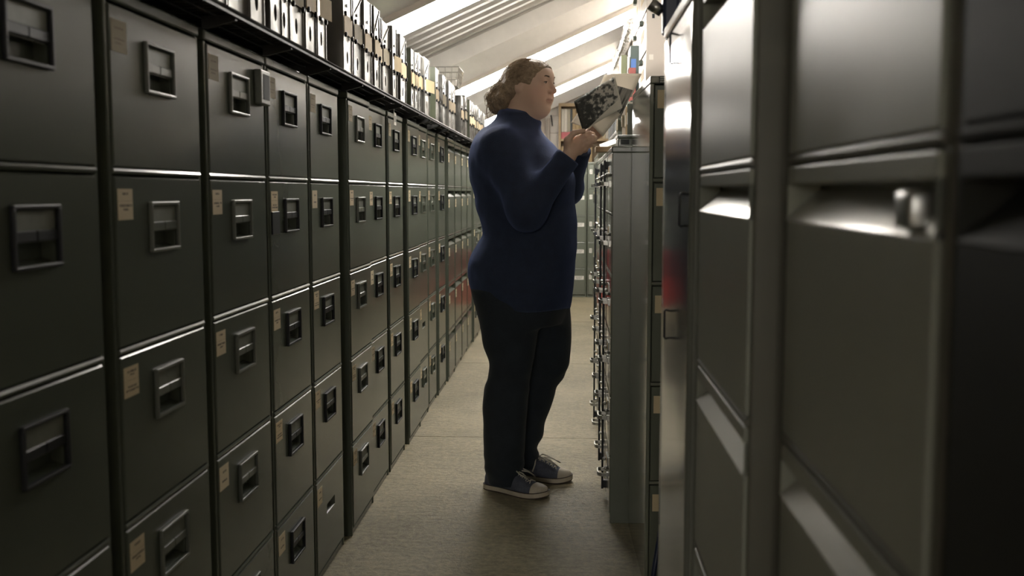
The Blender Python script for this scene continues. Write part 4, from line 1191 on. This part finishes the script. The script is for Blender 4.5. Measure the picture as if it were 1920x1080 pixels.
for k in range(260):   # loose curls at the nape
    st0 = np.array((-.100 + hr.uniform(-.035, .03), hr.uniform(-.035, .058), -.030 + hr.uniform(-.045, .04)))
    dr = np.array((hr.uniform(-.065, -.015), hr.uniform(-.025, .03), hr.uniform(-.065, .0))); ph = hr.uniform(0, 6); cu = hr.uniform(.006, .017); fq = hr.uniform(.45, .95) * hr.choice((-1, 1))
    pts = []
    for i in range(16):
        t = i / 15; p = st0 + dr * t + np.array((.018 * t * t, 0, -.022 * t * t))
        p = p + cu * (.25 + t) * np.array((math.cos(i * fq + ph), .6 * math.sin(i * fq * 1.1 + ph), math.sin(i * fq + ph)))
        pts.append(hw_(p))
    sb.tube(pts, [.0014] * 12 + [.0012, .0010, .0007, .0004], 3)
sb.build('strands', HAIRM, hair, True)

# --- canvas shoes
CANV = principled('navy_canvas', (.095, .105, .14), .8, bump=(180, .3, 2), var=(20, .2)); RUB = principled('cream_rubber', (.50, .45, .36), .55, var=(15, .2)); LACE = principled('white_lace', (.62, .58, .50), .8); DKR = principled('dark_rubber', (.05, .03, .025), .7)
ST = [0, .01, .03, .08, .16, .28, .42, .56, .70, .80, .88, .93, .965, .985, .995, 1.0]
SW = [.003, .013, .022, .030, .033, .033, .034, .038, .043, .0435, .040, .0335, .0255, .017, .010, .002]
SH = [.050, .058, .066, .072, .078, .084, .088, .082, .066, .055, .050, .047, .043, .038, .034, .028]
def shoe(label, heel, toe):
    heel, toe = Vector((*heel, 0)), Vector((*toe, 0)); L = (toe - heel).length; ax = (toe - heel).normalized()
    t = bpy.data.objects.new('shoe', None); COL.objects.link(t); t.parent = person; t.location = heel; t.rotation_euler = (0, 0, math.atan2(ax.y, ax.x)); tag(t, label)
    def sec(f0, f1, grow, zlo, n=28, m=18):
        bm = bmesh.new(); rows = []
        for i in range(n + 1):
            g_ = i / n; f = f0 + (f1 - f0) * (g_ if f1 < 1 else math.sin(g_ * math.pi / 2))
            w, h = float(np.interp(f, ST, SW)) + grow, float(np.interp(f, ST, SH)) + grow
            yo = -.010 * math.sin(math.pi * min(1, max(0, (f - .3) / .7)))
            row = []
            for j in range(m + 1):
                a = math.pi * j / m; c, s = math.cos(a), math.sin(a)
                row.append(bm.verts.new((f * L, yo + w * math.copysign(abs(c) ** .8, c), zlo + (h - zlo) * abs(s) ** .75)))
            rows.append(row)
        for i in range(n):
            for j in range(m): bm.faces.new((rows[i][j], rows[i + 1][j], rows[i + 1][j + 1], rows[i][j + 1]))
            bm.faces.new((rows[i][m], rows[i + 1][m], rows[i + 1][0], rows[i][0]))
        bm.faces.new(rows[0]); bm.faces.new(rows[-1][::-1])
        s_ = MB(); s_.bm.free(); s_.bm = bm; return s_
    sec(0, .90, 0, .018).build('upper', CANV, t, True)
    sec(.82, 1.0, .0014, .018, 24).build('toe_cap', RUB, t, True)
    def sole(z0, z1, g, mat, name):
        bm = bmesh.new(); lo, hi = [], []
        fs = [.5 - .5 * math.cos(math.pi * i / 48) for i in range(49)]
        def yo(f): return -.010 * math.sin(math.pi * min(1, max(0, (f - .3) / .7)))
        outl = [(f * (L + 2 * g) - g, yo(f) + float(np.interp(f, ST, SW)) + g) for f in fs] + [(f * (L + 2 * g) - g, yo(f) - float(np.interp(f, ST, SW)) - g) for f in fs[::-1]]
        MBs = MB(); MBs.bm.free(); MBs.bm = bm
        def lift(x): return .008 * max(0, (x / L - .72) / .28) ** 2
        A = [bm.verts.new((x, y, z0 + lift(x))) for x, y in outl]; B = [bm.verts.new((x, y, z1 + lift(x))) for x, y in outl]
        bm.faces.new(A[::-1]); bm.faces.new(B); n = len(outl)
        for i in range(n): bm.faces.new((A[i], A[(i + 1) % n], B[(i + 1) % n], B[i]))
        return MBs.build(name, mat, t)
    sole(.004, .021, .0035, RUB, 'sole'); sole(0.0, .0045, .003, DKR, 'tread'); sole(.0205, .0225, .0038, DKR, 'welt_line')
    lb = MB()
    def top(f, y): 
        w, h = float(np.interp(f, ST, SW)), float(np.interp(f, ST, SH)); c = max(-1, min(1, y / w)); return (f * L, y - .006, .018 + (h - .018) * (1 - abs(c) ** 2.5) ** .75 * .98 + .003)
    for i in range(5):
        f = .48 + i * .062
        lb.tube([top(f, -.022), top(f + .015, -.010), top(f + .02, 0), top(f + .035, .010), top(f + .05, .022)], .0022, 5)
        lb.tube([top(f, .022), top(f + .015, .010), top(f + .02, .001), top(f + .035, -.010), top(f + .05, -.022)], .0022, 5)
    # bow: two loops and two tails falling to the sides
    k0 = Vector(top(.47, 0)) + Vector((0, 0, .006))
    for s in (-1, 1):
        lb.tube([k0, k0 + Vector((.012, s * .018, .010)), k0 + Vector((.050, s * .030, -.006)), k0 + Vector((.085, s * .026, -.022)), k0 + Vector((.055, s * .018, -.004)), k0], .0030, 5)
        lb.tube([k0, k0 + Vector((-.004, s * .024, .002)), k0 + Vector((-.004, s * .040, -.022)), k0 + Vector((-.012, s * .045, -.050))], .0030, 5)
    lb.build('laces', LACE, t, True)
    ey = MB()
    for i in range(5):
        for s in (-1, 1):
            p = Vector(top(.48 + i * .062, s * .025)); ey.tube([p, p + Vector((0, s * .0015, .0015))], .0032, 8)
    ey.build('eyelets', STEEL, t, True)
    return t
shoe('near canvas shoe with white laces', (-.322, 4.010), (-.072, 3.872))
shoe('far canvas shoe with white laces', (-.232, 4.168), (.022, 4.105))

# ------------------------------------------------------------------ photographs in the hands
def photo_mat(border=(.05, .05, .12, .04)):
    m = bpy.data.materials.new('photo_print'); m.use_nodes = True; nt = m.node_tree; b = nt.nodes['Principled BSDF']; b.inputs['Roughness'].default_value = .32
    at = nd(nt, 'ShaderNodeUVMap'); sp = nd(nt, 'ShaderNodeSeparateXYZ'); lk(nt, at.outputs[0], sp.inputs[0])
    mp = nd(nt, 'ShaderNodeMapping'); mp.inputs['Scale'].default_value = (1.35, 1, 1); lk(nt, at.outputs[0], mp.inputs[0])
    n1 = nd(nt, 'ShaderNodeTexNoise'); n1.inputs['Scale'].default_value = 6.5; n1.inputs['Detail'].default_value = 5; n1.inputs['Roughness'].default_value = .55; lk(nt, mp.outputs[0], n1.inputs['Vector'])
    # dark side on the left, busy light shapes on the right
    g = nd(nt, 'ShaderNodeMapRange'); lk(nt, sp.outputs['X'], g.inputs[0]); g.inputs['From Min'].default_value = .15; g.inputs['From Max'].default_value = .75; g.inputs['To Min'].default_value = -.16; g.inputs['To Max'].default_value = .03
    a = nd(nt, 'ShaderNodeMath', operation='ADD'); lk(nt, n1.outputs['Fac'], a.inputs[0]); lk(nt, g.outputs[0], a.inputs[1])
    cr = nd(nt, 'ShaderNodeValToRGB'); e = cr.color_ramp.elements; e[0].position = .38; e[0].color = (.045, .048, .045, 1); e[1].position = .55; e[1].color = (.66, .63, .57, 1)
    e2 = cr.color_ramp.elements.new(.46); e2.color = (.15, .15, .14, 1)
    lk(nt, a.outputs[0], cr.inputs[0])
    def inside(s, lo, hi):
        p = nd(nt, 'ShaderNodeMath', operation='GREATER_THAN'); lk(nt, s, p.inputs[0]); p.inputs[1].default_value = lo
        q = nd(nt, 'ShaderNodeMath', operation='LESS_THAN'); lk(nt, s, q.inputs[0]); q.inputs[1].default_value = hi
        r = nd(nt, 'ShaderNodeMath', operation='MULTIPLY'); lk(nt, p.outputs[0], r.inputs[0]); lk(nt, q.outputs[0], r.inputs[1]); return r.outputs[0]
    # the printed picture stops short of a pale lower right border
    dg = nd(nt, 'ShaderNodeMath', operation='MULTIPLY_ADD'); lk(nt, sp.outputs['X'], dg.inputs[0]); dg.inputs[1].default_value = -.36; lk(nt, sp.outputs['Y'], dg.inputs[2])
    r = nd(nt, 'ShaderNodeMath', operation='MULTIPLY'); lk(nt, inside(sp.outputs['X'], .0, .965), r.inputs[0]); lk(nt, inside(dg.outputs[0], -.06, 2), r.inputs[1])
    mx = nd(nt, 'ShaderNodeMix', data_type='RGBA'); lk(nt, r.outputs[0], mx.inputs['Factor']); mx.inputs[6].default_value = (.80, .76, .67, 1); lk(nt, cr.outputs[0], mx.inputs[7])
    lk(nt, mx.outputs[2], b.inputs['Base Color']); return m
def quad_sheet(name, label, A, B, C, D, mat, group='photographs held in the hands', bow=.003):
    """A top-left, B top-right, C bottom-right, D bottom-left; picture side faces A->D x A->B"""
    A, B, C, D = map(Vector, (A, B, C, D)); n = (D - A).cross(B - A).normalized()
    bm = bmesh.new(); uv = bm.loops.layers.uv.new('UVMap'); N = 8; o = (A + B + C + D) / 4
    def grid(off):
        G = []
        for i in range(N + 1):
            row = []
            for j in range(N + 1):
                u, v = i / N, j / N
                p = (A * (1 - u) + B * u) * v + (D * (1 - u) + C * u) * (1 - v)
                row.append(bm.verts.new(p + n * (off + bow * math.sin(math.pi * u)) - o))
            G.append(row)
        return G
    G, K = grid(.0004), grid(-.0004)
    for i in range(N):
        for j in range(N):
            for H, fl in ((G, 0), (K, 1)):
                vs = [(i, j), (i + 1, j), (i + 1, j + 1), (i, j + 1)]
                if not fl: vs = vs[::-1]
                f = bm.faces.new([H[a][b] for a, b in vs]); f.material_index = fl
                for l, (a, b) in zip(f.loops, vs): l[uv].uv = (a / N, b / N)
    ed = [(k, 0) for k in range(N)] + [(N, k) for k in range(N)] + [(N - k, N) for k in range(N)] + [(0, N - k) for k in range(N)]
    for a, b in zip(ed, ed[1:] + ed[:1]):
        f = bm.faces.new((G[a[0]][a[1]], G[b[0]][b[1]], K[b[0]][b[1]], K[a[0]][a[1]])); f.material_index = 1
    me = bpy.data.meshes.new(name); bm.to_mesh(me); bm.free(); me.materials.append(mat); me.materials.append(mat if 'thin' in mat.name else PAPER)
    for p in me.polygons: p.use_smooth = True
    ob = link(name, me, None, o); return tag(ob, label, 'photograph', group)
PH = photo_mat()
quad_sheet('photo_print', 'black-and-white photograph with pale border held up in front', (.0221, 3.8693, 1.5162), (.1706, 3.8020, 1.5999), (.1955, 3.7387, 1.4814), (.0555, 3.8020, 1.4021), PH)

def striped():
    m = bpy.data.materials.new('striped_print'); m.use_nodes = True; nt = m.node_tree; b = nt.nodes['Principled BSDF']; b.inputs['Roughness'].default_value = .35
    at = nd(nt, 'ShaderNodeUVMap'); mp = nd(nt, 'ShaderNodeMapping'); mp.inputs['Scale'].default_value = (9, 1.2, 1); lk(nt, at.outputs[0], mp.inputs[0])
    n1 = nd(nt, 'ShaderNodeTexNoise'); n1.inputs['Scale'].default_value = 1.6; n1.inputs['Detail'].default_value = 4; lk(nt, mp.outputs[0], n1.inputs['Vector'])
    cr = nd(nt, 'ShaderNodeValToRGB'); e = cr.color_ramp.elements; e[0].position = .40; e[0].color = (.05, .052, .048, 1); e[1].position = .62; e[1].color = (.48, .46, .42, 1)
    lk(nt, n1.outputs['Fac'], cr.inputs[0]); lk(nt, cr.outputs[0], b.inputs['Base Color']); return m
def thin_paper():
    m = bpy.data.materials.new('thin_paper'); m.use_nodes = True; nt = m.node_tree; b = nt.nodes['Principled BSDF']
    b.inputs['Base Color'].default_value = (.85, .81, .74, 1); b.inputs['Roughness'].default_value = .6
    t = nd(nt, 'ShaderNodeBsdfTranslucent'); t.inputs['Color'].default_value = (.85, .80, .72, 1)
    mx = nd(nt, 'ShaderNodeMixShader'); mx.inputs[0].default_value = .45
    lk(nt, b.outputs[0], mx.inputs[1]); lk(nt, t.outputs[0], mx.inputs[2]); lk(nt, mx.outputs[0], nt.nodes['Material Output'].inputs[0]); return m
TPAPER = thin_paper()
quad_sheet('print_sheet', 'large white sheet sticking up behind the front photograph', (.135, 3.8948, 1.6163), (.2705, 3.849, 1.6142), (.2332, 3.8325, 1.5276), (.0975, 3.8781, 1.5284), TPAPER, bow=.006)
quad_sheet('print_sheet', 'striped grey print peeping out right of the front photograph', (.1617, 3.815, 1.5725), (.234, 3.7555, 1.5452), (.1887, 3.7465, 1.4441), (.1118, 3.8093, 1.472), striped(), bow=.001)
quad_sheet('print_sheet', 'white-backed print whose corner hangs below the front photograph', (.1232, 3.8184, 1.5345), (.1884, 3.7449, 1.4591), (.1263, 3.7558, 1.38), (.0576, 3.8321, 1.4565), TPAPER, bow=.001)
quad_sheet('print_sheet', 'white print poking out left of the front photograph above the hand', (.0363, 3.8734, 1.4733), (.1043, 3.8134, 1.4375), (.0790, 3.8185, 1.4110), (.0110, 3.876, 1.4380), TPAPER, bow=.001)
